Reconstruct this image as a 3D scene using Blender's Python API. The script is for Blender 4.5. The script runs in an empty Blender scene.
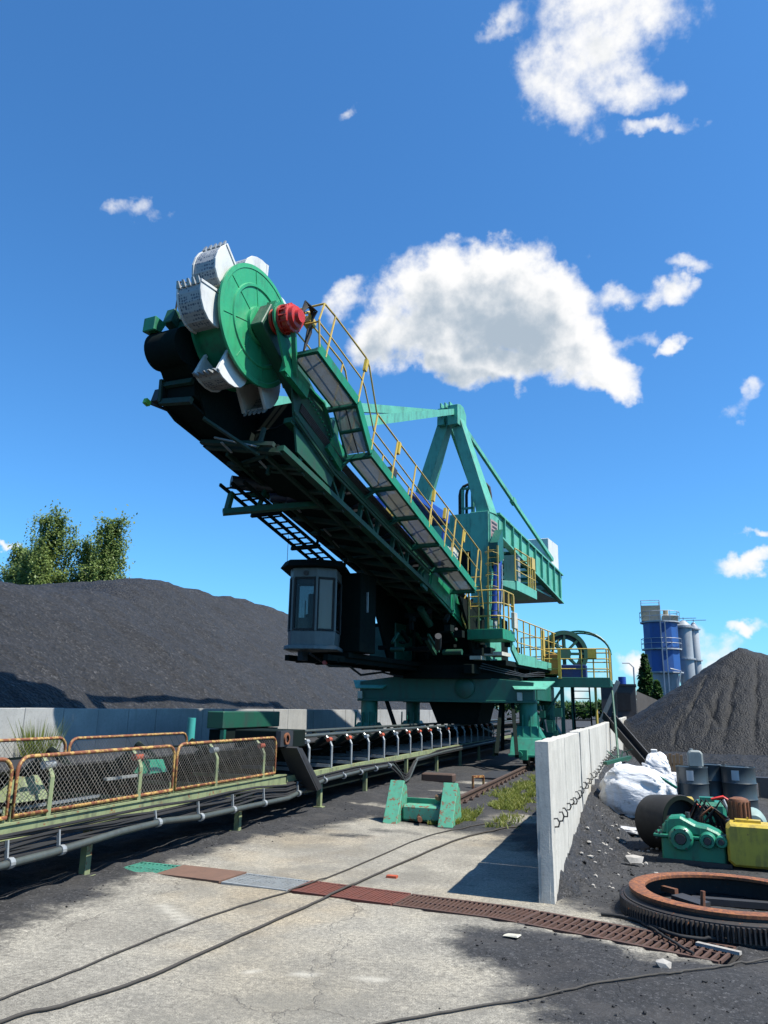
import bpy, bmesh, math, random
from mathutils import Vector, Matrix, noise as mnoise
R = math.radians
random.seed(7)
S = bpy.context.scene
COL = S.collection

# ------------------------------------------------------------------ camera
PITCH, YAW, ROLL, CAMH, FPX = R(14.26), R(18.46), R(1.0), 1.9, 765.0
fw = Vector((-math.sin(YAW)*math.cos(PITCH), math.cos(YAW)*math.cos(PITCH), math.sin(PITCH)))
rt0 = Vector((math.cos(YAW), math.sin(YAW), 0)); up0 = rt0.cross(fw)
rt = rt0*math.cos(ROLL)+up0*math.sin(ROLL); up = up0*math.cos(ROLL)-rt0*math.sin(ROLL)
cd = bpy.data.cameras.new('camera'); cam = bpy.data.objects.new('camera', cd); COL.objects.link(cam)
cam.matrix_world = Matrix(((rt.x, up.x, -fw.x, 0), (rt.y, up.y, -fw.y, 0), (rt.z, up.z, -fw.z, CAMH), (0, 0, 0, 1)))
cd.sensor_fit = 'VERTICAL'; cd.sensor_height = 36.0; cd.lens = FPX/1024*36.0
cd.clip_start = 0.05; cd.clip_end = 6000
S.camera = cam

# ------------------------------------------------------------------ sun, sky, exposure
SUN = Vector((0.99, -0.10, 1.57)).normalized()
sd = bpy.data.lights.new('sun', 'SUN'); sun = bpy.data.objects.new('sun', sd); COL.objects.link(sun)
sun.rotation_euler = SUN.to_track_quat('Z', 'Y').to_euler()
sd.energy = 4.5; sd.angle = R(0.5); sd.color = (1.0, 0.945, 0.84)
S.view_settings.view_transform = 'Standard'; S.view_settings.look = 'None'
S.view_settings.gamma = 1; S.view_settings.exposure = 1.1; S.view_settings.use_curve_mapping = False
S.cycles.max_bounces = 6; S.cycles.transparent_max_bounces = 12; S.cycles.caustics_reflective = False; S.cycles.caustics_refractive = False

W = bpy.data.worlds.new('World'); S.world = W; W.use_nodes = True

class NT:
    """small helper to write node trees"""
    def __init__(s, tree): s.t = tree; s.n = tree.nodes; s.l = tree.links
    def new(s, typ, **kw):
        n = s.n.new(typ)
        for k, v in kw.items(): setattr(n, k, v)
        return n
    def put(s, sock, val):
        if hasattr(val, 'is_output'): s.l.new(val, sock)
        else: sock.default_value = val
    def math(s, op, a, b=None, c=None, clamp=False):
        n = s.new('ShaderNodeMath', operation=op); n.use_clamp = clamp
        for i, x in enumerate((a, b, c)):
            if x is not None: s.put(n.inputs[i], x)
        return n.outputs[0]
    def vmath(s, op, a, b=None, out=0):
        n = s.new('ShaderNodeVectorMath', operation=op)
        s.put(n.inputs[0], a)
        if b is not None:
            if op == 'SCALE': s.put(n.inputs['Scale'], b)
            else: s.put(n.inputs[1], b)
        return n.outputs[out]
    def noise(s, vec, scale, detail=4, rough=0.55, dist=0.0, out='Fac'):
        n = s.new('ShaderNodeTexNoise'); s.put(n.inputs['Vector'], vec)
        n.inputs['Scale'].default_value = scale; n.inputs['Detail'].default_value = detail
        n.inputs['Roughness'].default_value = rough; n.inputs['Distortion'].default_value = dist
        return n.outputs[out]
    def voro(s, vec, scale, feature='F1', out='Distance'):
        n = s.new('ShaderNodeTexVoronoi', feature=feature); s.put(n.inputs['Vector'], vec)
        n.inputs['Scale'].default_value = scale
        return n.outputs[out]
    def ramp(s, fac, stops, interp='LINEAR'):
        n = s.new('ShaderNodeValToRGB'); n.color_ramp.interpolation = interp
        e = n.color_ramp.elements
        while len(e) < len(stops): e.new(0.5)
        for el, (p, c) in zip(e, stops):
            el.position = p; el.color = (c, c, c, 1) if isinstance(c, (int, float)) else (*c, 1)
        s.put(n.inputs[0], fac); return n.outputs[0]
    def mix(s, fac, a, b, typ='MIX'):
        n = s.new('ShaderNodeMixRGB', blend_type=typ)
        s.put(n.inputs[0], fac); s.put(n.inputs[1], a if not isinstance(a, tuple) else (*a, 1))
        s.put(n.inputs[2], b if not isinstance(b, tuple) else (*b, 1)); return n.outputs[0]
    def sstep(s, x, a, b):
        n = s.new('ShaderNodeMapRange', interpolation_type='SMOOTHSTEP')
        s.put(n.inputs[0], x); n.inputs[1].default_value = a; n.inputs[2].default_value = b
        return n.outputs[0]

def sky_dir(x, y):     # direction of a cloud in the sky as seen from the yard
    return (fw*FPX+rt*(x-384)+up*(512-y)).normalized()

def cloud_group():
    g = bpy.data.node_groups.new('cloud_field', 'ShaderNodeTree')
    g.interface.new_socket('Vector', in_out='INPUT', socket_type='NodeSocketVector')
    g.interface.new_socket('Density', in_out='OUTPUT', socket_type='NodeSocketFloat')
    T = NT(g); gi = T.new('NodeGroupInput'); go = T.new('NodeGroupOutput')
    v = gi.outputs[0]
    n1 = T.vmath('SUBTRACT', T.noise(v, 9, 2, 0.5, out='Color'), (0.5, 0.5, 0.5))
    n2 = T.vmath('SUBTRACT', T.noise(v, 30, 4, 0.55, out='Color'), (0.5, 0.5, 0.5))
    vd = T.vmath('ADD', v, T.vmath('ADD', T.vmath('SCALE', n1, 0.07), T.vmath('SCALE', n2, 0.050)))
    fbm = T.math('SUBTRACT', T.noise(v, 22, 8, 0.58), 0.5)
    blobs = [  # px, py, rx, ry, strength, tilt
        (470, 292, 92, 48, 1.3, 0), (418, 345, 58, 30, 1.0, .15), (468, 358, 60, 32, 1.15, .2), (520, 312, 88, 60, 1.35, 0.3), (555, 345, 72, 44, 1.25, 0.3), (432, 305, 62, 56, 1.1, 0),
        (500, 262, 62, 28, 1.1, 0), (512, 375, 46, 24, 1.0, 0), (600, 370, 40, 24, .95, 0.2), (385, 345, 40, 34, .85, 0),
        (352, 305, 36, 20, .55, -.3), (560, 285, 40, 30, .9, 0.4), (612, 296, 42, 12, .5, -.2), (663, 294, 24, 20, .75, 0.3), (682, 263, 20, 10, .55, 0),
        (664, 352, 16, 10, .7, 0), (628, 338, 26, 9, .4, 0),
        (598, 40, 50, 54, .66, 0.2), (566, 82, 46, 40, .62, .3), (632, 88, 42, 22, .60, 0), (612, 4, 72, 36, .72, 0), (572, 112, 38, 24, .48, .3),
        (516, 18, 30, 14, .42, -.5), (655, 132, 38, 11, .62, 0), (742, 402, 20, 10, .42, -.6), (135, 215, 30, 10, .42, .2), (350, 112, 12, 8, .42, 0),
        (764, 566, 30, 12, .8, 0), (748, 623, 20, 9, .75, .1), (712, 644, 28, 18, .55, 0), (634, 658, 26, 12, .6, 0), (766, 535, 18, 6, .6, 0),
        (3, 544, 14, 5, .7, 0), (470, 650, 60, 10, .3, 0), (620, 690, 60, 12, .5, 0)]
    acc = None
    for (px, py, rx, ry, st, tl) in blobs:
        c = sky_dir(px, py)
        ex = rt - c*rt.dot(c); ex.normalize(); ey = c.cross(ex)
        ex2 = ex*math.cos(tl)+ey*math.sin(tl); ey2 = ey*math.cos(tl)-ex*math.sin(tl)
        dd = T.vmath('SUBTRACT', vd, tuple(c))
        a = T.vmath('DOT_PRODUCT', dd, tuple(ex2*(FPX/rx)), out=1)
        b = T.vmath('DOT_PRODUCT', dd, tuple(ey2*(FPX/ry)), out=1)
        q = T.math('MULTIPLY_ADD', b, b, T.math('MULTIPLY', a, a))
        q = T.math('MULTIPLY', T.math('SUBTRACT', 1.0, q), st)
        acc = q if acc is None else T.math('SMOOTH_MAX', acc, q, 0.25)
    d = T.math('MULTIPLY_ADD', fbm, 1.9, acc)
    T.l.new(d, go.inputs[0]); return g

def make_world():
    T = NT(W.node_tree); W.node_tree.nodes.clear()
    out = T.new('ShaderNodeOutputWorld'); bg = T.new('ShaderNodeBackground'); T.l.new(bg.outputs[0], out.inputs[0])
    sky = T.new('ShaderNodeTexSky', sky_type='NISHITA'); sky.sun_disc = False
    sky.sun_elevation = math.asin(SUN.z); sky.sun_rotation = math.atan2(SUN.x, SUN.y)
    sky.air_density = 1.0; sky.dust_density = 0.6; sky.ozone_density = 2.2; sky.altitude = 100
    hs = T.new('ShaderNodeHueSaturation'); hs.inputs['Saturation'].default_value = 1.0; hs.inputs['Value'].default_value = 1.0
    T.l.new(T.mix(1.0, sky.outputs[0], (0.44, 0.93, 1.31), 'MULTIPLY'), hs.inputs['Color'])
    tc = T.new('ShaderNodeTexCoord'); d = tc.outputs['Generated']
    g = cloud_group()
    def dens(v):
        n = T.new('ShaderNodeGroup'); n.node_tree = g; T.put(n.inputs[0], v); return n.outputs[0]
    d0 = dens(d)
    L = (SUN - fw*SUN.dot(fw)).normalized()
    d1 = dens(T.vmath('ADD', d, tuple(L*0.030)))
    alpha = T.sstep(d0, 0.0, 0.80)
    shade = T.sstep(T.math('ADD', T.math('ADD', T.math('MULTIPLY', d1, 0.75), T.math('MULTIPLY', d0, 0.25)), T.math('MULTIPLY', T.math('SUBTRACT', T.noise(d, 12, 4, 0.55), 0.5), 0.9)), 0.55, 1.45)
    ccol = T.mix(shade, (6.3, 6.3, 6.3), (2.7, 3.25, 3.85))
    col = T.mix(alpha, hs.outputs[0], ccol)
    T.l.new(col, bg.inputs[0]); bg.inputs[1].default_value = 0.075
make_world()

# ------------------------------------------------------------------ materials
MATS = {}
def newmat(name):
    m = bpy.data.materials.new(name); m.use_nodes = True
    T = NT(m.node_tree); b = m.node_tree.nodes['Principled BSDF']; MATS[name] = m
    pos = T.new('ShaderNodeNewGeometry').outputs['Position']
    return m, T, b, pos
def bump(T, b, h, dist=0.01, st=0.5):
    n = T.new('ShaderNodeBump'); n.inputs['Strength'].default_value = st; n.inputs['Distance'].default_value = dist
    T.put(n.inputs['Height'], h); T.l.new(n.outputs[0], b.inputs['Normal'])
def paint(name, col, rough=0.45, dirt=0.35, rust=0.0, metal=0.0, dirtcol=(0.03, 0.03, 0.03), scale=1.0, rustcol=(0.16, 0.055, 0.02)):
    m, T, b, pos = newmat(name); col = tuple(c*0.74 for c in col); rustcol = tuple(c*0.8 for c in rustcol)
    c0 = T.mix(T.noise(pos, 1.3*scale, 3), tuple(c*0.78 for c in col), tuple(min(1, c*1.15) for c in col))
    st = T.vmath('MULTIPLY', pos, (7*scale, 7*scale, 0.9*scale))
    streak = T.math('MULTIPLY', T.noise(st, 1.0, 5, 0.6), T.noise(pos, 2.3*scale, 4, 0.6))
    c1 = T.mix(T.math('MULTIPLY', T.sstep(streak, 0.20, 0.42), dirt), c0, dirtcol)
    if rust > 0:
        rn = T.sstep(T.noise(pos, 9*scale, 7, 0.7), 0.66-rust*0.35, 0.72-rust*0.33)
        c1 = T.mix(rn, c1, T.mix(T.noise(pos, 40*scale, 3), rustcol, tuple(c*1.7 for c in rustcol)))
    T.l.new(c1, b.inputs['Base Color'])
    T.put(b.inputs['Roughness'], T.math('MULTIPLY_ADD', T.noise(pos, 11*scale, 3), 0.3, rough-0.15))
    b.inputs['Metallic'].default_value = metal
    bump(T, b, T.noise(pos, 30*scale, 3), 0.004, 0.25)
    return m
GREEN = paint('green_paint', (0.010, 0.25, 0.115), 0.45, 0.5, 0.04)
DISC = paint('wheel_green_paint', (0.035, 0.38, 0.165), 0.40, 0.35, 0.03)
MIDGR = paint('leg_green_paint', (0.018, 0.23, 0.155), 0.5, 0.45, 0.05)
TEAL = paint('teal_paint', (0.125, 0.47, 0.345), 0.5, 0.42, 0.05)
DGREEN = paint('shaded_green_paint', (0.008, 0.085, 0.048), 0.55, 0.5)  # darker copy of the green paint, shade put into its colour
DTEAL = paint('shaded_gantry_green', (0.008, 0.125, 0.085), 0.45, 0.4)  # gantry green darkened to carry the shade in its colour
SHADEST = paint('shaded_grimy_steel', (0.005, 0.012, 0.010), 0.85, 0.6, dirtcol=(0.004, 0.004, 0.005))  # coal-dusty steel, with the shade under the boom put into its near-black
SHADEST.node_tree.nodes['Principled BSDF'].inputs['Specular IOR Level'].default_value = 0.12
XGREEN = paint('deep_shade_green_paint', (0.005, 0.038, 0.022), 0.7, 0.6)  # deepest green copy for the boom underside, shade put into the colour
BLACK = paint('black_rubber', (0.014, 0.014, 0.015), 0.75, 0.3)
DARKST = paint('dark_steel', (0.035, 0.036, 0.04), 0.55, 0.4)
YEL = paint('yellow_paint', (0.60, 0.43, 0.09), 0.45, 0.35, 0.08)
YELBR = paint('bright_yellow_paint', (0.62, 0.45, 0.05), 0.45, 0.45, 0.03, scale=2.5)
YELRUST = paint('rusty_yellow_paint', (0.52, 0.335, 0.10), 0.65, 0.4, 0.62, scale=1.6, rustcol=(0.14, 0.045, 0.018))
PALEGR = paint('pale_green_paint', (0.27, 0.32, 0.165), 0.6, 0.55, 0.22, scale=1.5)
RED = paint('red_paint', (0.55, 0.028, 0.018), 0.38, 0.25, scale=3)
ORANGE = paint('faded_orange_paint', (0.55, 0.10, 0.04), 0.6, 0.45, 0.15, scale=3)
DBLUE2 = paint('dull_blue_paint', (0.008, 0.03, 0.17), 0.5, 0.4)
DBLUE = paint('dark_blue_paint', (0.008, 0.014, 0.05), 0.6, 0.5)  # darkest of the blues, for the motor below the boom
BLUE = paint('blue_paint', (0.012, 0.065, 0.36), 0.4, 0.2)
WHITE = paint('white_paint', (0.74, 0.75, 0.74), 0.45, 0.25, 0.03)
CABGREY = paint('cab_grey_paint', (0.15, 0.17, 0.17), 0.5, 0.3)
GREY = paint('grey_paint', (0.30, 0.34, 0.35), 0.5, 0.35)
DRUMC = paint('drum_grey_paint', (0.042, 0.062, 0.075), 0.42, 0.25, 0.05, scale=2)
GALVD = paint('weathered_wire', (0.30, 0.28, 0.24), 0.5, 0.3, 0.1, 0.2, scale=4)
GALV = paint('galvanised_steel', (0.42, 0.45, 0.46), 0.45, 0.35, 0.04, 0.35, scale=3)
PIPE = paint('grey_green_pipe', (0.065, 0.08, 0.075), 0.5, 0.5, 0.05, scale=3)
RUST = paint('rust', (0.17, 0.065, 0.03), 0.8, 0.5, 0.4, scale=4)
RUSTOR = paint('orange_rust', (0.30, 0.105, 0.035), 0.85, 0.5, 0.55, scale=3, rustcol=(0.10, 0.035, 0.018))
RUSTRED = paint('red_brown_rust', (0.145, 0.042, 0.027), 0.85, 0.3, 0.2, scale=4, rustcol=(0.08, 0.03, 0.02))
RUSTDK = paint('dark_rust', (0.095, 0.048, 0.034), 0.85, 0.5, 0.3, scale=4, rustcol=(0.07, 0.03, 0.02))
RAILC = paint('brown_rail_steel', (0.085, 0.05, 0.036), 0.8, 0.5, 0.2, scale=3, rustcol=(0.06, 0.03, 0.02))
GEARC = paint('dark_gear_steel', (0.030, 0.027, 0.028), 0.6, 0.4, 0.16, scale=3)
MACHGR = paint('machine_green_paint', (0.018, 0.25, 0.15), 0.4, 0.5, 0.06, scale=3)
BUFGR = paint('chipped_green_paint', (0.09, 0.38, 0.25), 0.6, 0.25, 0.36, scale=1.6, rustcol=(0.15, 0.06, 0.03))
GRATEGR = paint('green_grating_paint', (0.07, 0.30, 0.22), 0.6, 0.4, 0.15, scale=3)
COVER = paint('brown_plate', (0.17, 0.095, 0.065), 0.85, 0.25, 0.2, scale=3, rustcol=(0.12, 0.06, 0.04))
WOOD = paint('weathered_wood', (0.33, 0.19, 0.09), 0.8, 0.4, scale=4)
CREAM = paint('cream_cladding', (0.40, 0.36, 0.26), 0.7, 0.25, scale=.4)
SILOBL = paint('silo_blue_paint', (0.02, 0.10, 0.36), 0.5, 0.25, scale=.3)
SILOGR = paint('silo_grey_metal', (0.42, 0.46, 0.50), 0.5, 0.3, scale=.3)
DARKWALL = paint('sooty_masonry', (0.085, 0.08, 0.078), 0.9, 0.5, scale=.6)
BAG = paint('white_woven_plastic', (0.72, 0.73, 0.76), 0.6, 0.14, scale=2.5, dirtcol=(0.20, 0.20, 0.21))
def mk_bag():
    m, T, b, pos = newmat('grimy_woven_plastic')
    z = T.new('ShaderNodeSeparateXYZ'); T.l.new(pos, z.inputs[0])
    c = T.mix(T.noise(pos, 3, 5, .6), (.46, .47, .49), (.60, .61, .63))
    w = T.math('SINE', T.math('MULTIPLY', z.outputs[2], 900.0))
    c = T.mix(T.math('MULTIPLY', T.sstep(T.math('ADD', T.noise(pos, 4, 6, .7), T.math('MULTIPLY', z.outputs[2], -.55)), .28, .52), .75), c, (.10, .10, .105))
    c = T.mix(T.math('MULTIPLY', T.sstep(T.noise(pos, 8, 6, .7), .56, .70), .45), c, (.14, .14, .14))
    T.l.new(c, b.inputs['Base Color']); b.inputs['Roughness'].default_value = .5
    wv = T.vmath('ADD', T.vmath('MULTIPLY', pos, (4, 4, 13)), T.vmath('SCALE', T.noise(pos, 2.5, 2, out='Color'), 3.0))
    bump(T, b, T.math('ADD', T.noise(wv, 1.0, 3, .5), T.math('MULTIPLY', T.noise(pos, 40, 2), .08)), .05, .45); return m
BAG = mk_bag()
LABELP = paint('paper_label', (0.55, 0.58, 0.60), 0.7, 0.2)
SIGNP = paint('sign_plate', (0.42, 0.30, 0.27), 0.5, 0.3, scale=4)
BOXW = paint('white_box', (0.66, 0.63, 0.52), 0.5, 0.3, scale=2)
PALEST = paint('pale_stone', (0.40, 0.38, 0.35), 0.9, 0.3, scale=5)
POLEGR = paint('green_post_paint', (0.06, 0.42, 0.36), 0.5, 0.2)

def mk_mesh_panel():
    m, T, b, pos = newmat('expanded_metal_mesh')
    b.inputs['Base Color'].default_value = (0.22, 0.23, 0.23, 1); b.inputs['Roughness'].default_value = 0.6
    t = T.new('ShaderNodeBsdfTranslucent'); t.inputs[0].default_value = (0.16, 0.17, 0.17, 1)
    tr = T.new('ShaderNodeBsdfTransparent')
    m1 = T.new('ShaderNodeMixShader'); m1.inputs[0].default_value = 0.42
    T.l.new(b.outputs[0], m1.inputs[1]); T.l.new(t.outputs[0], m1.inputs[2])
    m2 = T.new('ShaderNodeMixShader'); T.put(m2.inputs[0], T.math('MULTIPLY_ADD', T.noise(pos, 6, 4), 0.25, 0.10))
    T.l.new(m1.outputs[0], m2.inputs[1]); T.l.new(tr.outputs[0], m2.inputs[2])
    T.l.new(m2.outputs[0], T.n['Material Output'].inputs[0]); return m
MESHP = mk_mesh_panel()
def mk_glass(name, col, tr=0.5):
    m, T, b, pos = newmat(name)
    b.inputs['Base Color'].default_value = (*col, 1); b.inputs['Roughness'].default_value = 0.08
    t = T.new('ShaderNodeBsdfTransparent'); t.inputs[0].default_value = (0.85, 0.9, 0.9, 1)
    mx = T.new('ShaderNodeMixShader'); mx.inputs[0].default_value = tr
    T.l.new(b.outputs[0], mx.inputs[1]); T.l.new(t.outputs[0], mx.inputs[2])
    T.l.new(mx.outputs[0], T.n['Material Output'].inputs[0]); return m
GLASS = mk_glass('dark_glass', (0.02, 0.024, 0.026), 0.6)
GLASSB = mk_glass('brown_glass', (0.17, 0.135, 0.10), 0.15)  # browner and less clear than the other panes

def coal_color(T, pos, base=1.0, lumps=16.0):
    v = T.voro(pos, lumps, out='Color'); v2 = T.voro(pos, lumps*2.7, out='Color')
    sep = T.new('ShaderNodeSeparateColor'); T.l.new(v, sep.inputs[0]); sep2 = T.new('ShaderNodeSeparateColor'); T.l.new(v2, sep2.inputs[0])
    f = T.math('MULTIPLY_ADD', sep.outputs[0], 0.5, T.math('MULTIPLY', sep2.outputs[0], 0.5))
    c = T.ramp(f, [(0.08, tuple(base*x for x in (0.012, 0.013, 0.015))), (0.55, tuple(base*x for x in (0.044, 0.045, 0.050))), (0.80, tuple(base*x for x in (0.082, 0.082, 0.088))), (0.97, tuple(base*x for x in (0.26, 0.26, 0.27)))])
    big = T.noise(pos, 0.35, 4, 0.6)
    return T.mix(1.0, c, T.ramp(big, [(0.3, 0.75), (0.7, 1.15)]), 'MULTIPLY'), f
def mk_coal(name, base=1.0, lumps=16.0, bd=0.05):
    m, T, b, pos = newmat(name)
    c, f = coal_color(T, pos, base, lumps); T.l.new(c, b.inputs['Base Color'])
    b.inputs['Roughness'].default_value = 0.62; b.inputs['Specular IOR Level'].default_value = 0.35
    h = T.math('ADD', T.math('MULTIPLY', T.voro(pos, lumps), -1.0), T.math('MULTIPLY', T.noise(pos, lumps*0.45, 6, 0.7), 1.2))
    bump(T, b, h, bd, 0.9); return m
COAL = mk_coal('coal', 0.28, 10, 0.10); COALR = mk_coal('coal_fine', 0.12, 14, 0.055); COALN = mk_coal('coal_near', 0.32, 34, 0.02)

def mk_concrete(name, col, hue=(0.30, 0.27, 0.22), scale=1.0, joints=False):
    m, T, b, pos = newmat(name)
    c = T.mix(T.sstep(T.noise(pos, 1.1*scale, 6, 0.65), 0.35, 0.7), tuple(x*0.80 for x in col), col)
    c = T.mix(T.math('MULTIPLY', T.sstep(T.noise(pos, 16*scale, 6, 0.7), 0.5, 0.72), 0.5), c, tuple(x*0.55 for x in col))
    st = T.vmath('MULTIPLY', pos, (6*scale, 6*scale, 0.5*scale))
    c = T.mix(T.math('MULTIPLY', T.sstep(T.noise(st, 1.0, 5, 0.65), 0.5, 0.75), 0.45), c, hue)
    c = T.mix(T.math('MULTIPLY', T.sstep(T.noise(pos, 70*scale, 2), 0.6, 0.75), 0.6), c, tuple(x*0.4 for x in col))
    T.l.new(c, b.inputs['Base Color']); b.inputs['Roughness'].default_value = 0.9
    bump(T, b, T.math('ADD', T.noise(pos, 60*scale, 4, 0.7), T.noise(pos, 6*scale, 4)), 0.006, 0.5); return m
CONCW = mk_concrete('pale_precast_concrete', (0.47, 0.455, 0.41), (0.14, 0.135, 0.12))
CONCL = mk_concrete('grey_precast_concrete', (0.30, 0.305, 0.30), (0.15, 0.155, 0.155))

def mk_ground():
    m, T, b, pos = newmat('yard_ground')
    at = T.new('ShaderNodeAttribute', attribute_name='concrete'); a = at.outputs['Fac']
    sl = T.new('ShaderNodeAttribute', attribute_name='slab_stain').outputs['Fac']
    n = T.math('ADD', T.math('MULTIPLY', T.math('SUBTRACT', T.noise(pos, 3.0, 8, 0.72), 0.5), 1.1), T.math('MULTIPLY', T.math('SUBTRACT', T.noise(pos, 0.8, 4, 0.6), 0.5), 0.8))
    mask = T.sstep(T.math('ADD', a, n), 0.26, 0.80)
    # concrete
    c = T.mix(T.sstep(T.noise(pos, 0.9, 7, 0.68), 0.36, 0.66), (0.185, 0.173, 0.146), (0.285, 0.268, 0.226))
    c = T.mix(T.math('MULTIPLY', T.sstep(T.noise(pos, 0.45, 4, 0.6), 0.45, 0.72), 0.6), c, (0.26, 0.225, 0.16))
    c = T.mix(T.math('MULTIPLY', T.sstep(T.noise(pos, 7, 7, 0.75), 0.52, 0.72), 0.6), c, (0.11, 0.10, 0.085))
    c = T.mix(T.math('MULTIPLY', T.sstep(T.noise(pos, 55, 3, 0.6), 0.52, 0.68), 0.45), c, (0.085, 0.078, 0.066))
    c = T.mix(T.math('MULTIPLY', T.sstep(T.noise(pos, 38, 4, 0.7), 0.60, 0.72), 0.5), c, (0.34, 0.32, 0.27))
    gr_ = T.math('ADD', T.math('MULTIPLY', T.noise(pos, 95, 3, 0.7), 0.9), T.math('MULTIPLY', T.noise(pos, 24, 5, 0.7), 0.7))
    c = T.mix(1.0, c, T.ramp(gr_, [(0.60, 0.42), (0.80, 0.92), (1.0, 1.6)]), 'MULTIPLY')
    c = T.mix(T.math('MULTIPLY', T.sstep(T.noise(pos, 0.7, 5, 0.7), 0.48, 0.64), 0.6), c, (0.125, 0.118, 0.10))
    c = T.mix(T.math('MULTIPLY', T.sstep(T.noise(pos, 0.33, 4, 0.62), 0.50, 0.66), 0.45), c, T.mix(1.0, c, (1.08, 0.92, 0.70), 'MULTIPLY'))
    # cracks
    wp = T.vmath('ADD', pos, T.vmath('SCALE', T.noise(pos, 2.5, 5, 0.6, out='Color'), 0.5))
    ck = T.voro(wp, 0.30, 'DISTANCE_TO_EDGE')
    crack = T.math('SUBTRACT', 1.0, T.sstep(ck, 0.0005, 0.005))
    c = T.mix(T.math('MULTIPLY', T.math('MULTIPLY', crack, T.sstep(T.noise(pos, 0.8, 3), .42, .6)), 0.5), c, (0.07, 0.06, 0.05))
    wq = T.vmath('ADD', pos, T.vmath('SCALE', T.vmath('SUBTRACT', T.noise(pos, 3.5, 4, 0.6, out='Color'), (0.5, 0.5, 0.5)), 0.10))
    for (px_, py_, nx_, ny_, wd_) in ((-3.5, 7.0, 0.92, -0.39, .009), (-2.6, 5.55, 0.12, -0.993, .007), (-1.4, 9.9, 0.05, -0.999, .008)):
        dl = T.math('ABSOLUTE', T.vmath('DOT_PRODUCT', T.vmath('SUBTRACT', wq, (px_, py_, 0)), (nx_, ny_, 0), out=1))
        c = T.mix(T.math('MULTIPLY', T.math('SUBTRACT', 1.0, T.sstep(dl, wd_*.4, wd_)), 0.5), c, (0.075, 0.068, 0.056))
    c = T.mix(sl, c, (0.37, 0.35, 0.30))
    k, f = coal_color(T, pos, 0.37, 42.0)
    kd = T.mix(T.math('MULTIPLY', T.sstep(T.noise(pos, 1.6, 5, 0.65), 0.45, 0.7), 0.75), k, (0.037, 0.035, 0.034))
    T.l.new(T.mix(mask, kd, c), b.inputs['Base Color']); b.inputs['Roughness'].default_value = 0.88
    h = T.math('ADD', T.math('MULTIPLY', T.noise(pos, 45, 6, 0.75), 1.0), T.math('MULTIPLY', crack, -0.8))
    bump(T, b, h, 0.014, 0.7); return m
GROUND = mk_ground()

def mk_leaf(name, c1, c2):
    m, T, b, pos = newmat(name)
    rnd = T.new('ShaderNodeNewGeometry').outputs['Random Per Island']
    c = T.ramp(rnd, [(0, c1), (1, c2)]); T.l.new(c, b.inputs['Base Color']); b.inputs['Roughness'].default_value = 0.55
    t = T.new('ShaderNodeBsdfTranslucent'); T.l.new(c, t.inputs[0])
    mx = T.new('ShaderNodeMixShader'); mx.inputs[0].default_value = 0.5
    T.l.new(b.outputs[0], mx.inputs[1]); T.l.new(t.outputs[0], mx.inputs[2])
    T.l.new(mx.outputs[0], T.n['Material Output'].inputs[0]); return m
BIRCH = mk_leaf('birch_leaf', (0.11, 0.17, 0.045), (0.27, 0.35, 0.12))
DKLEAF = mk_leaf('dark_leaf', (0.022, 0.060, 0.018), (0.055, 0.12, 0.03))
GRASSM = mk_leaf('grass_blade', (0.10, 0.15, 0.02), (0.24, 0.25, 0.06))
PLUME = mk_leaf('dry_plume', (0.5, 0.45, 0.36), (0.75, 0.7, 0.6))
BARK = paint('bark', (0.30, 0.28, 0.25), 0.9, 0.6)

def mk_bucket():
    m, T, b, pos = newmat('perforated_bucket_steel')
    tc = T.new('ShaderNodeTexCoord'); oc = tc.outputs['Object']
    base = T.mix(T.noise(oc, 4, 5), (0.26, 0.27, 0.28), (0.36, 0.37, 0.38))
    vn = T.new('ShaderNodeTexVoronoi'); T.put(vn.inputs['Vector'], oc); vn.inputs['Scale'].default_value = 15.0; vn.inputs['Randomness'].default_value = 0.35
    dots = T.math('LESS_THAN', vn.outputs['Distance'], 0.40)
    reg = T.sstep(T.noise(oc, 1.7, 2), 0.40, 0.46)
    c = T.mix(T.math('MULTIPLY', dots, reg), base, (0.08, 0.10, 0.14))
    T.l.new(c, b.inputs['Base Color']); b.inputs['Roughness'].default_value = 0.5
    bump(T, b, T.math('MULTIPLY', dots, -1.0), 0.01, 0.6); return m
BUCKETM = mk_bucket()

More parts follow.
